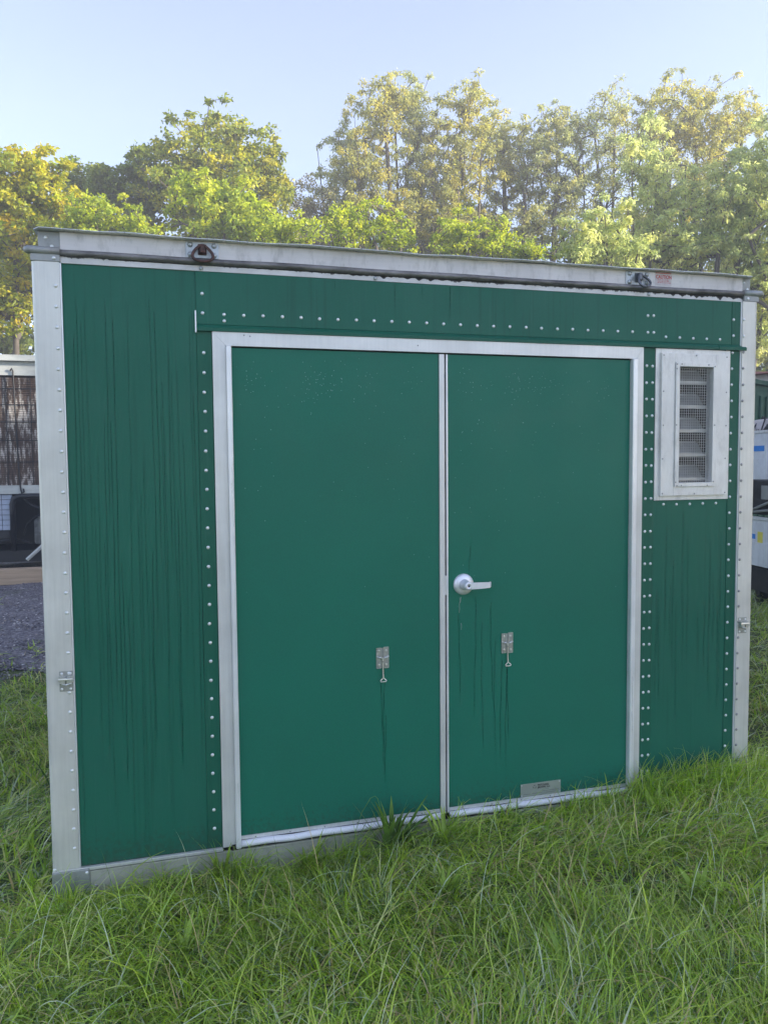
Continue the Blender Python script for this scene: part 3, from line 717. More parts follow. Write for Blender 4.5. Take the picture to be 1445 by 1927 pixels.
for i in range(8):
    for j in range(7):
        if (-4.45 + .15*i) < -3.32: gbox('block', -4.45 + .148*i, -4.45 + .148*i + .14, GY0+.04, GY0+.08, .72 + .078*j, .72 + .078*j + .072, M['pale_panel'], .004)
gbox('lower_sheet', -4.46, -3.31, GY0+.03, GY0+.09, .60, .715, M['black_paint'])
bm = bmesh.new(); bm_tube(bm, [(-3.07, GY0-.12, .27), (-2.30, GY0-.06, .98)], .030, 6); reparent(from_bm('brace', bm, M['cream'], None), GEN, (4.2, -GY0, 0))
o = box('timber_beam', -4.9, -1.0, GY0-.42, GY0-.22, -.06, .17, M['timber'], None, .006); tag(o, 'long tan timber beam lying on the gravel before the generator unit', 'timber')

# ------------------------------------------------------------------ trailers and green container on the right
M['silver'] = aluminium('dull aluminium tray', (.78, .80, .84), .5, .1, (1, 1, 1), .15)
M['green2'] = simple('faded green container paint', (.018, .085, .048), .8, 0, .15, 3)
M['roof_pink'] = simple('faded red roof', (.45, .20, .17), .8, 0, .12, 6)
M['tyre'] = simple('dusty rubber', (.03, .03, .032), .8)
def tray_trailer(name, label, p0, p1, zb, zt, tapes, legs):
    a = Vector(p0); b_ = Vector(p1); d = (b_-a).normalized(); ang = math.atan2(d.y, d.x)
    L_ = (b_-a).length
    o = empty(name, (a.x, a.y, 0), label, 'trailer', None, ang)
    box('side_sheet', 0, L_, 0, .02, zb, zt, M['silver'], o, .002)
    box('side_sheet', 0, L_, 1.6, 1.62, zb, zt, M['silver'], o, .002)
    box('end_sheet', -.022, -.002, 0, 1.62, zb, zt, M['silver'], o, .002)
    box('top_rim', -.03, L_, -.012, .05, zt+.001, zt+.03, M['alu_bright'], o, .003)
    box('lower_rim', -.02, L_, -.008, -.001, zb, zb+.24, M['silver'], o, .002)
    box('deck', 0, L_, .03, 1.6, zt-.12, zt-.08, M['galv'], o, .002)
    for x0, x1, z0, z1, m_ in tapes: box('tape_strip' if m_ is M['tape'] else 'tag', x0, x1, -.0022, -.0004, z0, z1, m_, o, 0)
    for x in legs:
        box('leg', x, x+.09, .05, .14, .12, zb-.001, M['black_paint'], o, .004); box('leg', x, x+.09, 1.45, 1.54, .12, zb-.001, M['black_paint'], o, .004)
    return o
M['dark_unit'] = simple('dark machinery', (.022, .022, .024), .6, .2, .4, 8)
p_up = ((5.26, 4.25), (3.9, 2.22)); p_lo = ((4.86, 3.80), (3.6, 1.83))
UPA, UPB = (5.16, 4.13), (4.66, 2.01)
LOA, LOB = (4.72, 3.61), (4.34, 1.51)
# upper box: white-topped machine cabinet on a trailer
u1 = tray_trailer('tray_trailer', 'upper silver aluminium tray with a blue tape strip at the right edge', UPA, UPB, 1.47, 1.985, ((.10, .36, 1.79, 1.85, M['tape']),), ())
# bright cluttered load on top of it
bm = bmesh.new()
for k in range(26):
    x = random.uniform(.0, 1.2); y = random.uniform(-.01, .1)
    bm_tube(bm, [(x, y, 2.02), (x + random.uniform(-.1, .1), y+.05, 2.10 + random.uniform(0, .08)), (x + random.uniform(-.2, .2), y+.1, 2.12)], .008, 5)
from_bm('wire_clutter', bm, M['black_paint'], u1)
box('top_cover', -.02, 2.0, .06, .9, 2.02, 2.14, M['decal'], u1, .03)
u2 = tray_trailer('tray_trailer', 'lower silver aluminium tray with blue tape and yellow tag at the right edge', LOA, LOB, .62, 1.09, ((.06, .17, .89, .94, M['tape']), (.21, .30, .86, .97, M['yellow'])), (.1, 1.2))
box('under_deck', -.02, 2.0, .012, 1.5, .36, .60, M['dark_unit'], u2, .01)
box('machine', -.02, 2.0, .012, 1.5, 1.14, 1.495, M['dark_unit'], u2, .02)
box('control_box', .25, .5, .002, .0115, 1.30, 1.44, M['galv'], u2, .004)
bm = bmesh.new(); bm_tube(bm, [(.0, -.012, 1.15), (.6, -.012, 1.22), (1.2, -.012, 1.18)], .012, 6); bm_tube(bm, [(.1, -.014, 1.18), (.5, -.014, 1.30), (1.1, -.014, 1.4)], .014, 6); from_bm('cable', bm, M['galv'], u2)
g2 = empty('storage_container', (8.8, 7.9, .2), 'faded green storage container beyond the silver trays at the right edge', 'container', None, R(30))
box('wall', -2.0, 3.4, 0, 2.2, .06, 2.72, M['green2'], g2, .01)
for k in range(18): box('rib', -1.95 + .3*k, -1.83 + .3*k, -.03, -.001, .15, 2.55, M['green2'], g2, .008)
box('top_edge', -2.02, 3.42, -.05, 2.2, 2.721, 2.80, M['green2'], g2, .01); box('floor_beam', -2, 3.4, -.02, 2.2, -.15, .059, M['dark_unit'], g2, .01)
h2 = empty('low_building', (15, 12.5, .3), 'low building with a faded red roof beyond the green container', 'building', None, R(25))
box('wall', -4, 4, 0, 4, 0, 3.25, M['decal'], h2, .01)
prism('roof', [(-.4, 3.2), (4.4, 3.2), (2, 3.42)], -4.3, 4.3, M['roof_pink'], h2, 'x')

# ------------------------------------------------------------------ trees
PAL = {  # linear leaf colours
 'orange': [(.50, .38, .02), (.40, .38, .03), (.22, .28, .03), (.44, .42, .03), (.16, .22, .03), (.28, .31, .03)],
 'dark':   [(.14, .19, .04), (.18, .23, .045), (.26, .28, .05), (.11, .15, .035)],
 'yellow': [(.36, .35, .03), (.24, .28, .035), (.17, .22, .04), (.48, .43, .035), (.12, .16, .035), (.20, .24, .05)],
 'lime':   [(.40, .45, .04), (.31, .38, .04), (.48, .49, .05), (.20, .27, .04)],
 'brown':  [(.28, .24, .13), (.22, .22, .11), (.32, .28, .14)],
 'grey':   [(.28, .31, .13), (.34, .36, .14), (.22, .25, .10), (.44, .42, .13), (.30, .29, .12)],
 'olive':  [(.34, .34, .09), (.42, .38, .08), (.26, .28, .10), (.44, .38, .08), (.22, .24, .09)],
 'pale':   [(.52, .56, .22), (.46, .50, .20), (.60, .60, .22), (.36, .42, .17), (.28, .33, .12)],
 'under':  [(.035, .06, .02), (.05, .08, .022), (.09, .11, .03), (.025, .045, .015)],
}
def leaf_cloud(centers, rads, n_per, pal, leaf, droop, drg, flat=.7, ctone=None):
    """leaf quads round cluster centres (N,3)"""
    N = len(centers); n = N*n_per
    c = np.repeat(centers, n_per, 0); r_ = np.repeat(rads, n_per)
    d = drg.normal(size=(n, 3)); d /= np.linalg.norm(d, axis=1)[:, None]
    rad = r_ * drg.random(n)**.6*(1 + .35*drg.random(n)**4)
    p = c + d * rad[:, None] * np.array([1, 1, flat])
    L = leaf[0] * drg.uniform(.6, 1.3, n); W = leaf[1] * drg.uniform(.7, 1.2, n)
    ax = drg.normal(size=(n, 3)); ax[:, 2] = ax[:, 2]*.6 - droop; ax /= np.linalg.norm(ax, axis=1)[:, None]
    nn = drg.normal(size=(n, 3)) + np.array([0, 0, .7]); sd_ = np.cross(ax, nn); sd_ /= np.linalg.norm(sd_, axis=1)[:, None] + 1e-9
    ax = ax * L[:, None]; sd_ = sd_ * W[:, None]
    V = np.stack([p, p + ax*.45 + sd_*.5, p + ax, p + ax*.45 - sd_*.5], 1).reshape(-1, 3)
    F = np.arange(n*4).reshape(-1, 4)
    pal = np.array(pal)
    ci = drg.integers(0, len(pal), N) if ctone is None else ctone
    col = np.repeat(pal[ci], n_per, 0)*.6 + pal[drg.integers(0, len(pal), n)]*.4
    col = np.minimum(col*1.35, .75) * drg.uniform(.75, 1.2, (n, 1))
    return V, F, np.repeat(col, 4, 0)
def build_tree(name, base, lobes, kind, seed, dens=1.0, leaf=(.16, .10), droop=.3, per=46, crad=.34, label='', cat='tree', group=None, multi=1, depth=.8, wide=1.0):
    drg = np.random.default_rng(seed)
    bx0, by0 = base; bz = float(gz(bx0, by0))
    T = empty(name, (bx0, by0, bz), label, cat, group)
    cs = []
    for (lx, lz, rx, rz) in lobes:
        rx *= wide
        k = max(10, int(dens * 15 * rx*rz / (crad**2) * .36))
        d = drg.normal(size=(k, 3)); d /= np.linalg.norm(d, axis=1)[:, None]; rr = drg.random(k)**(1/2.2)
        ry = min(1.9, max(rx, rz)*depth)
        q = d*rr[:, None]*np.array([rx, ry, rz])*(1 + .22*drg.normal(size=(k, 1)))
        cs.append(q + np.array([lx - bx0, 0, lz - bz]))
    cs = np.concatenate(cs)
    # ragged outer sprays that break the outline
    ext = []
    for (lx, lz, rx, rz) in lobes:
        k = int(6 + 7*rx*rz); a = drg.uniform(-.3, math.pi + .3, k); rr = drg.uniform(.95, 1.2, k)
        ext.append(np.stack([lx - bx0 + np.cos(a)*rr*rx*wide, drg.normal(0, .5, k)*rx, lz - bz + np.sin(a)*rr*rz], -1))
    ext = np.concatenate(ext); ncore = len(cs); cs = np.concatenate([cs, ext])
    # skeleton: trunk nodes, then clusters joined to the nearest lower node
    zmin = cs[:, 2].min(); ztop = cs[:, 2].max(); cxm = np.array([cs[:, 0].mean(), 0])
    nodes = []; par = []
    for s in range(multi):
        ox = (s - (multi-1)/2)*.5; prev = -1
        tz = zmin + (ztop-zmin)*.72
        sway = drg.normal()*.3; tx = np.median(cs[:, 0]) + ox*2.2
        for i in range(13):
            t = i/12; nodes.append((ox + (tx-ox)*t**1.4 + sway*math.sin(t*3), .15*math.sin(t*4+s), tz*t)); par.append(prev); prev = len(nodes)-1
    ntr = len(nodes)
    root = np.array([0, 0, zmin*.6]); order = np.argsort(np.linalg.norm(cs - root, axis=1))
    for i in order:
        P_ = np.array(nodes); c_ = cs[i]; dv = c_ - P_
        dist = np.linalg.norm(dv, axis=1)
        cost = dist + np.where(dv[:, 2] < .25*dist, (.25*dist - dv[:, 2])*1.2, 0) + np.where(P_[:, 2] < zmin*.75, 2.0, 0)
        j = int(np.argmin(cost)); L_ = dist[j]
        prev = j
        if L_ > .9:
            m_ = P_[j] + dv[j]*.5 + drg.normal(size=3)*.07*L_ + np.array([0, 0, .06*L_]); nodes.append(tuple(m_)); par.append(prev); prev = len(nodes)-1
        nodes.append(tuple(c_)); par.append(prev)
    P_ = np.array(nodes); par = np.array(par); w = np.ones(len(nodes)); w[:ntr] = .2
    for i in range(len(nodes)-1, -1, -1):
        if par[i] >= 0: w[par[i]] += w[i]
    rad = np.minimum(.0085*np.sqrt(w)*1.05, .10)
    e = np.array([i for i in range(len(nodes)) if par[i] >= 0]); A = P_[par[e]]; B = P_[e]; ra = rad[e]*1.0; rb = rad[e]*.85
    ra = np.minimum(rad[par[e]], rad[e]*1.15)
    t = B - A; t /= np.linalg.norm(t, axis=1)[:, None] + 1e-9
    o1 = np.cross(t, np.array([.3, .8, .1])); o1 /= np.linalg.norm(o1, axis=1)[:, None] + 1e-9; o2 = np.cross(t, o1)
    K = 6; ang = np.arange(K)*2*math.pi/K
    ring = o1[:, None]*np.cos(ang)[None, :, None] + o2[:, None]*np.sin(ang)[None, :, None]
    VA = A[:, None] + ring*ra[:, None, None]; VB = B[:, None] + ring*rb[:, None, None]
    V = np.concatenate([VA, VB], 1).reshape(-1, 3); k = np.arange(K)
    q = np.stack([k, (k+1) % K, K + (k+1) % K, K + k], -1)
    F = (q[None] + (np.arange(len(e))*2*K)[:, None, None]).reshape(-1, 4)
    link_mesh('trunk', np_mesh('trunk', V, F, None, M['bark'], True), None, T)
    zn = (cs[:, 2]-zmin)/(ztop-zmin+1e-6)
    V, F, col = leaf_cloud(cs, crad*drg.uniform(.7, 1.25, len(cs))*np.where(np.arange(len(cs)) < ncore, 1, .72), per, PAL[kind], leaf, droop, drg)
    link_mesh('crown', np_mesh('crown', V, F, col, M['leaf']), None, T)
    return T
TREES = [
('maple_tree', 20, 'orange', -4.6, [(-4.67, 8.47, 1.19, 1.19), (-3.8, 9.44, 0.7, 0.68), (-4.59, 9.02, 0.84, 0.91), (-4.12, 7.69, 1.2, 0.99), (-4.68, 6.41, 1.05, 1.26), (-3.44, 8.43, 0.57, 0.71)], 'orange and yellow tinged broadleaf tree at the far left'),
('maple_tree', 26, 'dark', -3.4, [(-3.33, 10.48, 0.68, 1.11), (-3.14, 11.2, 0.47, 0.5), (-3.7, 9.48, 0.9, 1.26)], 'slim dark green tree just right of the orange tinged one'),
('maple_tree', 25, 'dark', -2.08, [(-2.02, 10.45, 0.91, 0.84), (-2.34, 10.94, 0.44, 0.49), (-1.25, 10.94, 0.88, 1.06), (-1.8, 9.35, 1.24, 1.06)], 'dark green tree against the left side of the large golden tree'),
('maple_tree', 24, 'yellow', 0.88, [(0.85, 11.14, 1.92, 1.48), (1.39, 12.35, 0.91, 0.66), (-0.33, 11.12, 1.07, 0.95), (2.42, 11.45, 0.8, 1.1), (0.91, 9.78, 2.27, 1.22), (2.85, 10.71, 0.53, 0.71)], 'large round golden green tree rising above the left lifting ring'),
('maple_tree', 20, 'lime', 0.94, [(0.74, 8.46, 1.27, 0.75), (0.18, 9.29, 0.52, 0.52), (1.78, 8.24, 0.91, 0.68), (1.05, 9.07, 0.6, 0.6)], 'bright yellow green tree in front of the large golden tree'),
('leafy_shrub', 18.5, 'lime', -2.46, [(-2.43, 7.74, 0.83, 0.4), (-3.06, 7.49, 0.53, 0.4), (-1.66, 7.52, 0.68, 0.38)], 'low bright green crown over the left end of the shelter roof'),
('sparse_tree', 27, 'brown', 4.77, [(4.79, 10.94, 0.9, 1.21), (4.29, 11.49, 0.5, 0.6), (5.08, 9.98, 1.21, 1.21)], 'low sparse brownish tree in the dip between golden and tall trees'),
('locust_tree', 27, 'grey', 6.22, [(6.15, 12.83, 0.77, 1.32), (5.93, 11.42, 0.91, 1.22), (6.54, 13.95, 0.53, 0.81)], 'leftmost and shortest of the tall feathery trees'),
('locust_tree', 26, 'olive', 7.2, [(7.15, 14.5, 0.89, 1.09), (7.78, 15.34, 0.55, 0.69), (6.93, 12.75, 0.99, 1.19), (7.53, 11.05, 1.2, 1.2)], 'tall olive feathery tree, second of the tall ones from the left'),
('locust_tree', 27, 'grey', 9.13, [(8.84, 15.69, 0.78, 0.93), (9.16, 14.52, 0.83, 1.24), (9.37, 12.72, 1.25, 1.46), (9.36, 10.88, 1.26, 1.26)], 'tall thin grey green tree with the pointed tip above the door gap'),
('locust_tree', 26, 'olive', 10.52, [(10.76, 15.29, 0.77, 0.86), (10.53, 14.08, 1.06, 1.12), (10.2, 12.46, 1.22, 1.22), (9.65, 10.82, 1.42, 1.02)], 'tall olive tree with a golden top above the door handle'),
('locust_tree', 27.5, 'olive', 13.01, [(12.88, 14.68, 0.91, 1.09), (13.24, 13.22, 1.2, 1.53), (12.53, 11.24, 1.31, 1.31)], 'olive tree with sloping shoulder right of the golden topped one'),
('locust_tree', 26, 'grey', 14.52, [(14.37, 14.68, 1.01, 0.95), (15.43, 15.1, 0.68, 0.68), (13.68, 13.58, 0.94, 1.15), (14.86, 12.87, 1.17, 1.49), (14.16, 10.94, 1.69, 1.06)], 'grey green tree with forked dark stems left of the sky gap'),
('sparse_tree', 28, 'grey', 18.57, [(18.62, 17.01, 0.41, 0.97), (17.72, 16.58, 0.41, 0.8), (18.38, 15.53, 0.92, 1.15), (17.74, 13.79, 0.92, 1.38), (19.34, 12.33, 1.17, 1.4)], 'thin spiky tree standing between forked grey tree and the biggest tree'),
('locust_tree', 25, 'olive', 19.87, [(19.64, 15.67, 1.32, 1.24), (18.29, 14.9, 1.01, 1.16), (21.04, 14.98, 1.62, 1.3), (22.58, 15.67, 0.83, 0.83), (19.81, 13.18, 2.04, 1.72)], 'tallest and widest olive tree at the upper right'),
('locust_tree', 21, 'pale', 15.82, [(15.45, 11.96, 0.82, 1.18), (16.0, 10.59, 0.92, 1.1), (14.96, 9.61, 0.82, 0.91), (16.45, 9.0, 1.48, 0.83)], 'pale drooping tree in front of the biggest tree'),
('locust_tree', 20, 'pale', 17.84, [(17.79, 10.6, 1.26, 1.17), (18.86, 11.4, 0.82, 0.91), (17.18, 9.14, 1.44, 1.08), (18.92, 8.9, 1.1, 2.01), (19.19, 6.75, 0.83, 1.48)], 'pale green drooping tree hanging low behind the right corner post'),
('locust_tree', 19, 'pale', 19.78, [(19.71, 10.79, 1.6, 1.95), (19.35, 8.15, 1.42, 1.96), (20.09, 12.56, 1.06, 1.06)], 'pale tree cut by the right edge of the picture'),
('leafy_shrub', 19, 'lime', 4.8, [(4.81, 8.18, 0.83, 0.54), (4.03, 7.91, 0.6, 0.42), (5.68, 8.09, 0.61, 0.43)], 'bright lime crown over the roof left of the door gap'),
('leafy_shrub', 19, 'lime', 7.89, [(7.64, 8.15, 0.62, 0.44), (8.31, 8.04, 0.71, 0.47), (7.3, 7.9, 0.54, 0.39)], 'bright lime crown over the roof above the door handle'),
('leafy_shrub', 19, 'pale', 12.5, [(12.4, 8.63, 0.79, 0.63), (11.48, 8.25, 0.65, 0.57), (13.25, 8.28, 0.75, 0.63)], 'pale bushy crown just left of the right lifting ring'),
('leafy_shrub', 19, 'lime', 10.14, [(10.05, 7.92, 0.8, 0.35), (9.26, 7.79, 0.64, 0.32)], 'low lime crown touching the roof line between two taller bushes'),
('leafy_shrub', 18, 'lime', 2.63, [(2.57, 7.61, 0.56, 0.39), (2.08, 7.44, 0.56, 0.35)], 'small lime crown below the dip in the tree line'),
]
for i, (nm, Y, kind, X, lobes, lab) in enumerate(TREES):
    kw = dict(leaf=(.14, .085), droop=.3, per=56, crad=.28, dens=.85)
    if nm == 'locust_tree': kw = dict(leaf=(.15, .05), droop=.8, per=50, crad=.25, multi=3, dens=.56, wide=1.25)
    if nm == 'sparse_tree': kw = dict(leaf=(.13, .06), droop=.1, per=34, crad=.34, dens=.9, multi=3, wide=1.1)
    if nm == 'leafy_shrub': kw = dict(leaf=(.11, .06), droop=.3, per=46, crad=.21, multi=3, dens=.62, wide=1.1)
    if kind == 'orange': kw.update(dens=.62, crad=.25)
    if kind == 'pale': kw.update(droop=.9, leaf=(.16, .06), crad=.27, per=56)
    if nm == 'leafy_shrub': lobes = [(a_, b_ + random.uniform(-.05, .22), c_ * random.uniform(.75, 1.1), d_ * random.uniform(.9, 1.6)) for a_, b_, c_, d_ in lobes]
    build_tree(nm, (X, Y), lobes, kind, 100 + i, label=lab, group=None, **kw)
# fill trees behind the front row and unseen ones added to block the sun (copies of a few grown ones)
def copy_tree(src, loc, s, rz, label, group):
    r_ = src.copy(); C.objects.link(r_); r_.location = loc; r_.scale = (s, s, s); r_.rotation_euler.z = rz; r_['label'] = label; r_['group'] = group
    for ch in src.children: c_ = ch.copy(); C.objects.link(c_); c_.parent = r_
    return r_
fill = [build_tree('background_tree', (60 + 8*i, 70), [(60 + 8*i, 7.2, 2.2, 2.3), (61 + 8*i, 9.6, 1.6, 1.5), (59 + 8*i, 4.8, 2.3, 2.0)], k, 300 + i, leaf=(.19, .10), droop=.5, per=40, crad=.34, dens=.6, label='olive woodland tree half hidden behind the front row of trees', group='background woodland trees') for i, k in enumerate(('grey', 'dark', 'olive'))]
spots = [(-9, 31, 1.0), (-6.2, 30, .95), (-3.2, 32, .95), (.2, 31, 1.0), (3.2, 32, .92), (6.0, 33, 1.15), (8.4, 31, 1.12), (11.0, 33, 1.25), (13.4, 31, 1.1), (15.8, 33, 1.2), (18.6, 31, 1.15), (21.4, 33, 1.25), (24.2, 31, 1.3), (27.2, 30, 1.3),
         (24.5, 21, 1.25), (27, 6, 1.25), (29, 2.5, 1.3), (27, -.5, 1.3), (29, -4, 1.3), (26.5, -7, 1.3), (28.5, -10.5, 1.35), (25.5, -13, 1.3), (27, -17, 1.3), (23.5, -20, 1.3), (24, -11.5, 1.3), (26, -9, 1.35), (25, -15, 1.3), (30, -13.5, 1.4), (30, -8, 1.4), (23, -6.5, 1.15), (22, -11, 1.15), (24.5, 3.5, 1.1), (24.0, -3, 1.1), (23.5, -9.5, 1.1), (22, -15, 1.1), (-12.5, 28, .9), (-8.0, 22, .9), (-14, 22, 1)]
for i, (x, y, s) in enumerate(spots):
    src = fill[i % 3]; loc = (x, y, float(gz(x, y)))
    if i < 3: src.location = loc; src.scale = (s, s, s); src.rotation_euler.z = i*1.1; continue
    if y > 20 and -10 < x < 28: copy_tree(src, loc, s, i*1.7, 'olive woodland tree half hidden behind the front row of trees', 'background woodland trees')
    else: copy_tree(src, loc, s, i*1.7, 'unseen olive woodland tree beyond the sides, those at right added to block the sun', 'woodland trees beyond the sides')
# undergrowth along the wood edge
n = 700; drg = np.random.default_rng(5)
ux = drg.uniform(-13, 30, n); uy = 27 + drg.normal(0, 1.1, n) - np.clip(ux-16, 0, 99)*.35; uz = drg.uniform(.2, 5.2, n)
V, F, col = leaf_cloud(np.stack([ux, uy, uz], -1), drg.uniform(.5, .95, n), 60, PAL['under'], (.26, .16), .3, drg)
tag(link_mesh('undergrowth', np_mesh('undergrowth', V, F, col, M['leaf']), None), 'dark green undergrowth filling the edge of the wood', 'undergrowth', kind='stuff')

# ------------------------------------------------------------------ grass
def blades(x, y, L, W, az, lean, curl, col, tipcol=None, K=4, drg=rng, twist=.4, z0=None):
    n = len(x)
    # lean away from the shelter wall
    reach = L*np.sin(np.clip(lean + curl*.5, 0, 1.6))
    tx = x + np.cos(az)*reach; ty = y + np.sin(az)*reach
    hit = (ty > -.03) & (y < .02) & (tx > -1.66) & (tx < 1.69)
    az = np.where(hit, -np.abs(az) * np.where(np.sin(az) > 0, 1, -1), az); az = np.where(hit & (np.sin(az) > 0), -az, az)
    px, py = x.copy(), y.copy(); pz = (gz(x, y) if z0 is None else z0) - .004
    wa = az + math.pi/2 + drg.normal(0, twist, n); wx, wy = np.cos(wa), np.sin(wa)
    Vs = []
    for k in range(K+1):
        t = k/K; w = W*.5*(1 - t**1.8)*.97 + W*.02
        if k == 0: w = W*.35
        Vs.append(np.stack([px - wx*w, py - wy*w, pz], -1)); Vs.append(np.stack([px + wx*w, py + wy*w, pz + W*.15], -1))
        th = lean + curl*(t + .5/K)**1.3; dl_ = L/K
        px = px + np.cos(az)*np.sin(th)*dl_; py = py + np.sin(az)*np.sin(th)*dl_; pz = pz + np.cos(th)*dl_
        pz = np.maximum(pz, gz(px, py) + .004 + .012*drg.random(n))
    V = np.stack(Vs, 1)                                      # n, 2(K+1), 3
    f = np.array([(2*k, 2*k+1, 2*k+3, 2*k+2) for k in range(K)])
    F = (f[None] + (np.arange(n)*2*(K+1))[:, None, None]).reshape(-1, 4)
    c = np.repeat(col[:, None], 2*(K+1), 1)
    if tipcol is not None:
        tt = (np.arange(2*(K+1))//2/K)[None, :, None]**1.5; c = c*(1-tt) + tipcol[:, None]*tt
    return V.reshape(-1, 3), F, c.reshape(-1, 3)
GP = np.array([(.30, .50, .030), (.45, .65, .045), (.59, .73, .080), (.70, .75, .27), (.075, .18, .022), (.68, .53, .26), (.64, .72, .48)])
def blob_noise(x, y, s, o):
    return .5 + .25*(np.sin(x*s + o) * np.cos(y*s*1.3 - o*2) + np.sin(x*s*2.1 - y*s*1.7 + o*3) * .6 + np.cos((x + y)*s*.7 + o)*.6)
def field(n, x0, x1, y0, y1, Lm, Wm, keep=None, seed=1, pale=0., K=4):
    drg = np.random.default_rng(seed)
    x = drg.uniform(x0, x1, n); y = drg.uniform(y0, y1, n)
    # clump
    nc = n//22; cx = drg.uniform(x0, x1, nc); cy = drg.uniform(y0, y1, nc); ci = drg.integers(0, nc, n); cl = drg.random(n) < .6
    x = np.where(cl, cx[ci] + drg.normal(0, .016, n), x); y = np.where(cl, cy[ci] + drg.normal(0, .016, n), y)
    m_ = ~((x > -1.64) & (x < 1.67) & (y > -.028) & (y < 3.62)) & (drg.random(n) > bare(x, y)*.97)
    if keep is not None: m_ &= keep(x, y, drg)
    x, y, ci, cl = x[m_], y[m_], ci[m_], cl[m_]; n = len(x)
    h = blob_noise(x, y, 2.3, 1.0); tall = np.clip(h, 0, 1)
    wallside = np.exp(-np.clip(-y, 0, 9)/.22) * ((x > -1.9) & (x < 1.9)) * (y < .1)
    L = Lm*(.55 + .7*tall)*drg.lognormal(0, .33, n)*(1 - .42*wallside)
    W = Wm*drg.lognormal(0, .38, n)
    flow = 2.5*np.sin(1.3*x + .8*y) + 1.5*np.cos(2.1*y - x) + 4.4
    az = np.where(drg.random(n) < .5, flow + drg.normal(0, .7, n), drg.uniform(-math.pi, math.pi, n)); az = (az + math.pi) % (2*math.pi) - math.pi
    lean = np.abs(drg.normal(.55, .4, n)) + .7*blob_noise(x, y, 3.1, 4.0); curl = drg.uniform(.3, 2.4, n)
    pr = np.stack([.30 + 0*x, .26 + 0*x, .15 + 0*x, .08 + pale + .10*blob_noise(x, y, 4, 2), .14 + 0*x, .06 + .16*bare(x, y) + .08*(blob_noise(x, y, 2.7, 6) > .62), .035 + pale + .09*(blob_noise(x, y, 3.3, 9) > .6)], -1)
    pr /= pr.sum(1, keepdims=True); u = drg.random(n)[:, None]; idx_ = np.minimum((np.cumsum(pr, 1) < u).sum(1), 6)
    col = GP[idx_] * drg.uniform(.78, 1.22, (n, 1)); tip = col*.7 + np.array([.26, .27, .11])*.3
    return blades(x, y, L, W, az, lean, curl, col*np.array([1.05, 1.0, 1.0]), tip, K, drg)
parts = []
tri = lambda x, y, d: (y > -1.75)
# near lawn in front of the shelter
parts.append(field(80000, -2.4, 1.9, -1.75, -.0, .150, .0043, None, 21, 0, 5))
parts.append(field(16000, -2.4, 1.9, -1.75, -.0, .075, .0075, None, 22))
# long flopped stems along the wall
drg = np.random.default_rng(77); n = 700
x = drg.uniform(-1.75, 1.75, n); y = -.035 - np.abs(drg.normal(0, .08, n))
parts.append(blades(x, y, drg.uniform(.10, .24, n), drg.uniform(.0022, .0045, n), drg.uniform(-math.pi, 0, n), drg.uniform(.2, .9, n), drg.uniform(.6, 2.6, n), GP[drg.integers(0, 4, n)]*1.05, None, 7, drg))
# taller, paler blades that hide the foot of the right end and stand in tufts along the wall
drg = np.random.default_rng(78)
n = 2600; x = drg.uniform(.93, 1.75, n); y = -.03 - np.abs(drg.normal(0, .10, n))
parts.append(blades(x, y, drg.uniform(.09, .24, n), drg.uniform(.003, .006, n), drg.uniform(-math.pi, math.pi, n), np.abs(drg.normal(.25, .25, n)), drg.uniform(.3, 1.9, n), GP[drg.choice(7, n, p=[.25, .3, .2, .1, .08, .03, .04])]*drg.uniform(.8, 1.15, (n, 1)), None, 5, drg))
for tx_ in (-1.58, -1.2, -.93, -.86, -.6, -.45, -.2, .02, .3, .62, .85):
    n = 70; x = drg.normal(tx_, .045, n); y = -.035 - np.abs(drg.normal(0, .05, n))
    parts.append(blades(x, y, drg.uniform(.07, .20, n), drg.uniform(.003, .0065, n), drg.uniform(-math.pi, math.pi, n), np.abs(drg.normal(.2, .25, n)), drg.uniform(.3, 1.6, n), GP[drg.choice(7, n, p=[.3, .3, .2, .1, .06, .02, .02])], None, 5, drg))
# wide soft blades and small ground leaves mixed in
n = 5200; x = drg.uniform(-2.4, 1.9, n); y = drg.uniform(-1.7, -.04, n)
parts.append(blades(x, y, drg.uniform(.025, .06, n), drg.uniform(.008, .018, n), drg.uniform(-math.pi, math.pi, n), drg.uniform(.3, 1.2, n), drg.uniform(.2, .9, n), GP[drg.choice([0, 1, 4], n)]*drg.uniform(.7, 1.1, (n, 1)), None, 3, drg))
# long pale arching stems lying over the lawn
n = 1500; x = drg.uniform(-2.3, 1.85, n); y = drg.uniform(-1.7, -.08, n)
parts.append(blades(x, y, drg.uniform(.16, .34, n), drg.uniform(.0025, .0048, n), drg.uniform(-math.pi, math.pi, n), np.abs(drg.normal(.35, .3, n)), drg.uniform(1.0, 2.3, n), GP[drg.choice([2, 3, 6, 1, 5], n, p=[.3, .25, .2, .2, .05])], None, 8, drg))
# right side beyond the corner and left side
parts.append(field(30000, 1.67, 5.6, -1.2, 4.4, .17, .0060, None, 23, .12, 3))
parts.append(field(26000, -3.6, -1.64, -.3, 4.0, .15, .0060, lambda x, y, d: (y < 3.75 + .2*np.sin(x*3) - .25*d.random(len(x))), 24, .05, 3))
parts.append(field(9000, -8, -3.6, -2.5, 4.0, .16, .010, None, 25, .03, 3))
parts.append(field(9000, 5.6, 16, -3.0, 9.0, .20, .018, None, 26, .08, 3))
parts.append(field(4000, -3.6, 4, -3.3, -1.75, .14, .007, None, 27, .03, 3))
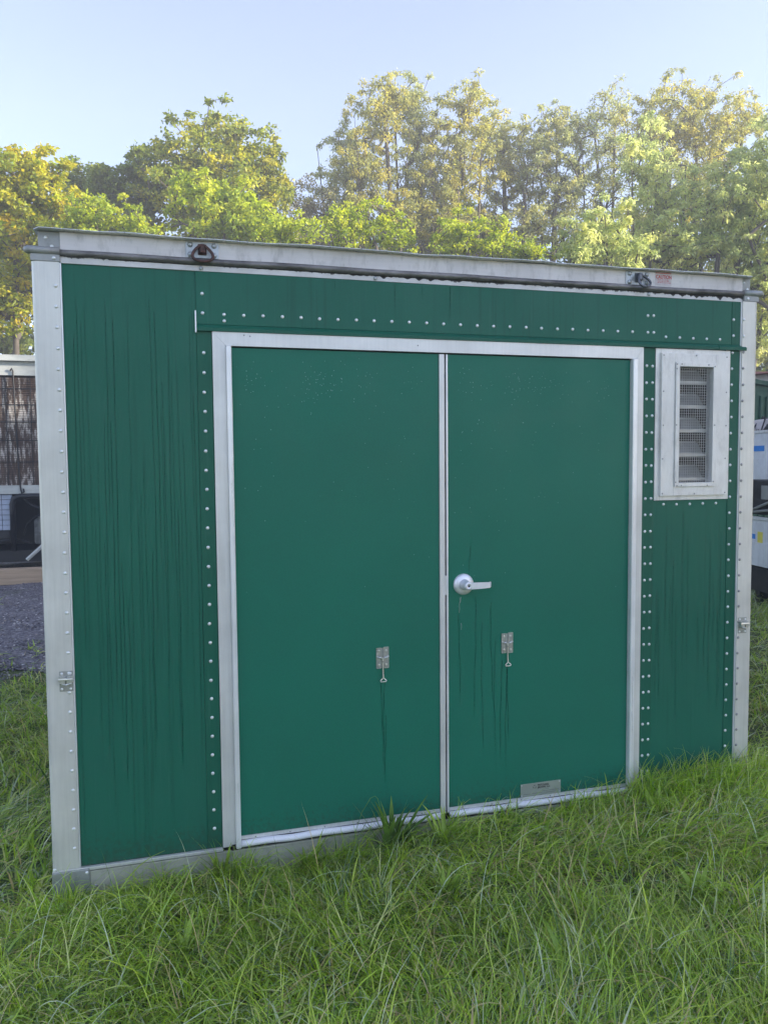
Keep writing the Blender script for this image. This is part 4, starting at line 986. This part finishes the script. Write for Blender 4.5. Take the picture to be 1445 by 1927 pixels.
# tufts on the gravel
parts.append(field(5200, -4.2, -1.9, 3.6, 9.6, .10, .010, lambda x, y, d: (blob_noise(x, y, 1.6, 3.0) > .70) | (y < 4.0) & (d.random(len(x)) < .5), 28, .0, 3))
Vs, Fs, Cs, off = [], [], [], 0
for V, F, c in parts: Vs.append(V); Fs.append(F + off); Cs.append(c); off += len(V)
tag(link_mesh('grass', np_mesh('grass', np.concatenate(Vs), np.concatenate(Fs), np.concatenate(Cs), M['grass'], True), None),
    'long wet green grass with pale flattened blades round the shelter', 'grass', kind='stuff')
# dead thatch on the bare spots
drg = np.random.default_rng(8); n = 9000; x = drg.uniform(-2.2, 1.8, n); y = drg.uniform(-1.6, -.05, n)
V, F, c = blades(x, y, drg.uniform(.03, .11, n), drg.uniform(.0012, .003, n), drg.uniform(-math.pi, math.pi, n), drg.uniform(1.1, 1.55, n), drg.uniform(0, .3, n), np.array([(.26, .18, .09), (.16, .09, .05), (.34, .28, .17)])[drg.integers(0, 3, n)], None, 2, drg)
tag(link_mesh('dead_grass', np_mesh('dead_grass', V, F, c, M['grass']), None), 'brown dead grass stems lying among the green blades', 'dead grass', kind='stuff')

# broad-leaved weeds, each leaf its own part
def weed(base, nl, L, W, label, mat, upright=.4, seed=1, curl=(.3, 1.1), cat='weed', arc=None, name='weed_clump'):
    nl = int(nl*1.5); W = W*.78; drg = random.Random(seed); z = float(gz(*base)); T = empty(name, (base[0], base[1], z), label, cat)
    for i in range(nl):
        az = drg.uniform(*(arc or (0, 6.283))); l = L*drg.uniform(.55, 1.15); w = W*drg.uniform(.7, 1.2); lean = upright*drg.uniform(.2, 1.6); cu = drg.uniform(*curl)
        if base[1] + math.sin(az)*l*math.sin(min(1.5, lean+cu*.5)) > -.04: az = -abs(((az + math.pi) % 6.283) - math.pi)
        bm = bmesh.new(); p = Vector((drg.gauss(0, .012), drg.gauss(0, .008), -.01)); K = 7; rows = []
        d = Vector((math.cos(az), math.sin(az), 0)); s = Vector((-math.sin(az), math.cos(az), 0))
        for k in range(K+1):
            t = k/K; ww = w*.5*(.35 + 1.0*math.sin(math.pi*min(1, t*.86+.08)))*(1 - t**6*.98) if k < K else .0004
            fold = ww*.35
            rows.append((bm.verts.new(p - s*ww + Vector((0, 0, fold))), bm.verts.new(p), bm.verts.new(p + s*ww + Vector((0, 0, fold)))))
            th = lean + cu*t**1.3; p = p + (d*math.sin(th) + Vector((0, 0, math.cos(th))))*(l/K)
            if p.z < .01: p.z = .01
        for A, B in zip(rows, rows[1:]): bm.faces.new((A[0], A[1], B[1], B[0])); bm.faces.new((A[1], A[2], B[2], B[1]))
        from_bm('leaf', bm, mat, T, True)
    return T
weed((-.27, -.10), 26, .27, .021, 'large dark spiky clump of broad blades in front of the left door bottom', M['weed_dark'], .45, 1, (.1, .9))
weed((-.05, -.16), 14, .20, .016, 'broad bladed clump below the gap between the two doors', M['weed'], .5, 2)
weed((-.62, -.10), 12, .20, .016, 'bright tuft of wide blades under the left end of the door sill', M['weed'], .3, 3)
weed((-.98, -.10), 14, .21, .014, 'bright wide bladed tuft by the foot of the left door jamb', M['weed'], .35, 4)
weed((.92, -.28), 14, .17, .018, 'broad leaved weed below the right door jamb', M['weed'], .5, 5)
weed((.70, -.88), 12, .13, .020, 'low broad leaved weed at lower right of the lawn', M['weed'], .6, 6)
weed((-.18, -.55), 12, .15, .018, 'broad leaved weed in the middle of the lawn', M['weed'], .4, 7)
weed((.05, -1.20), 14, .13, .018, 'upright light green weed near the bottom edge right of centre', M['weed'], .35, 8)
weed((.26, -.85), 10, .13, .020, 'broad leaved weed just in front of the brown bare patch', M['weed'], .5, 9)
weed((-1.15, -.55), 12, .15, .016, 'broad bladed weed in front of the left wall panel', M['weed'], .5, 10)
weed((1.25, -.20), 12, .16, .016, 'leafy tuft under the louvred vent panel', M['weed'], .4, 11)
weed((-2.15, 1.3), 14, .22, .022, 'broad leaved weed clump beside the left corner post', M['weed'], .5, 12)
weed((-.42, -.60), 10, .12, .022, 'low flat weed left of centre in the lawn', M['weed_dark'], .8, 13)
# arching seed stalk before the left door
pts = [(-.44, -.10, .03), (-.415, -.08, .14), (-.385, -.07, .21), (-.345, -.065, .265), (-.325, -.065, .272), (-.315, -.07, .262), (-.295, -.075, .19), (-.285, -.08, .13)]
o = tube('grass_stalk', pts, [.0011, .0011, .0010, .0009, .0009, .0009, .0008, .0006], M['weed_dark'], None, 6); tag(o, 'thin arching grass stalk in front of the left door', 'stalk')

# ------------------------------------------------------------------ morning haze
hz = box('haze', -45, 75, -14, 52, -1.5, 24, None, None, 0)
m = bpy.data.materials.new('haze'); m.use_nodes = True; nt = m.node_tree
for nn_ in list(nt.nodes): nt.nodes.remove(nn_)
vol = nt.nodes.new('ShaderNodeVolumePrincipled'); vol.inputs['Density'].default_value = .0052; vol.inputs['Anisotropy'].default_value = .1; vol.inputs['Color'].default_value = (.95, .96, 1, 1)
oo = nt.nodes.new('ShaderNodeOutputMaterial'); nt.links.new(vol.outputs[0], oo.inputs['Volume']); hz.data.materials.append(m); hz['kind'] = 'stuff'
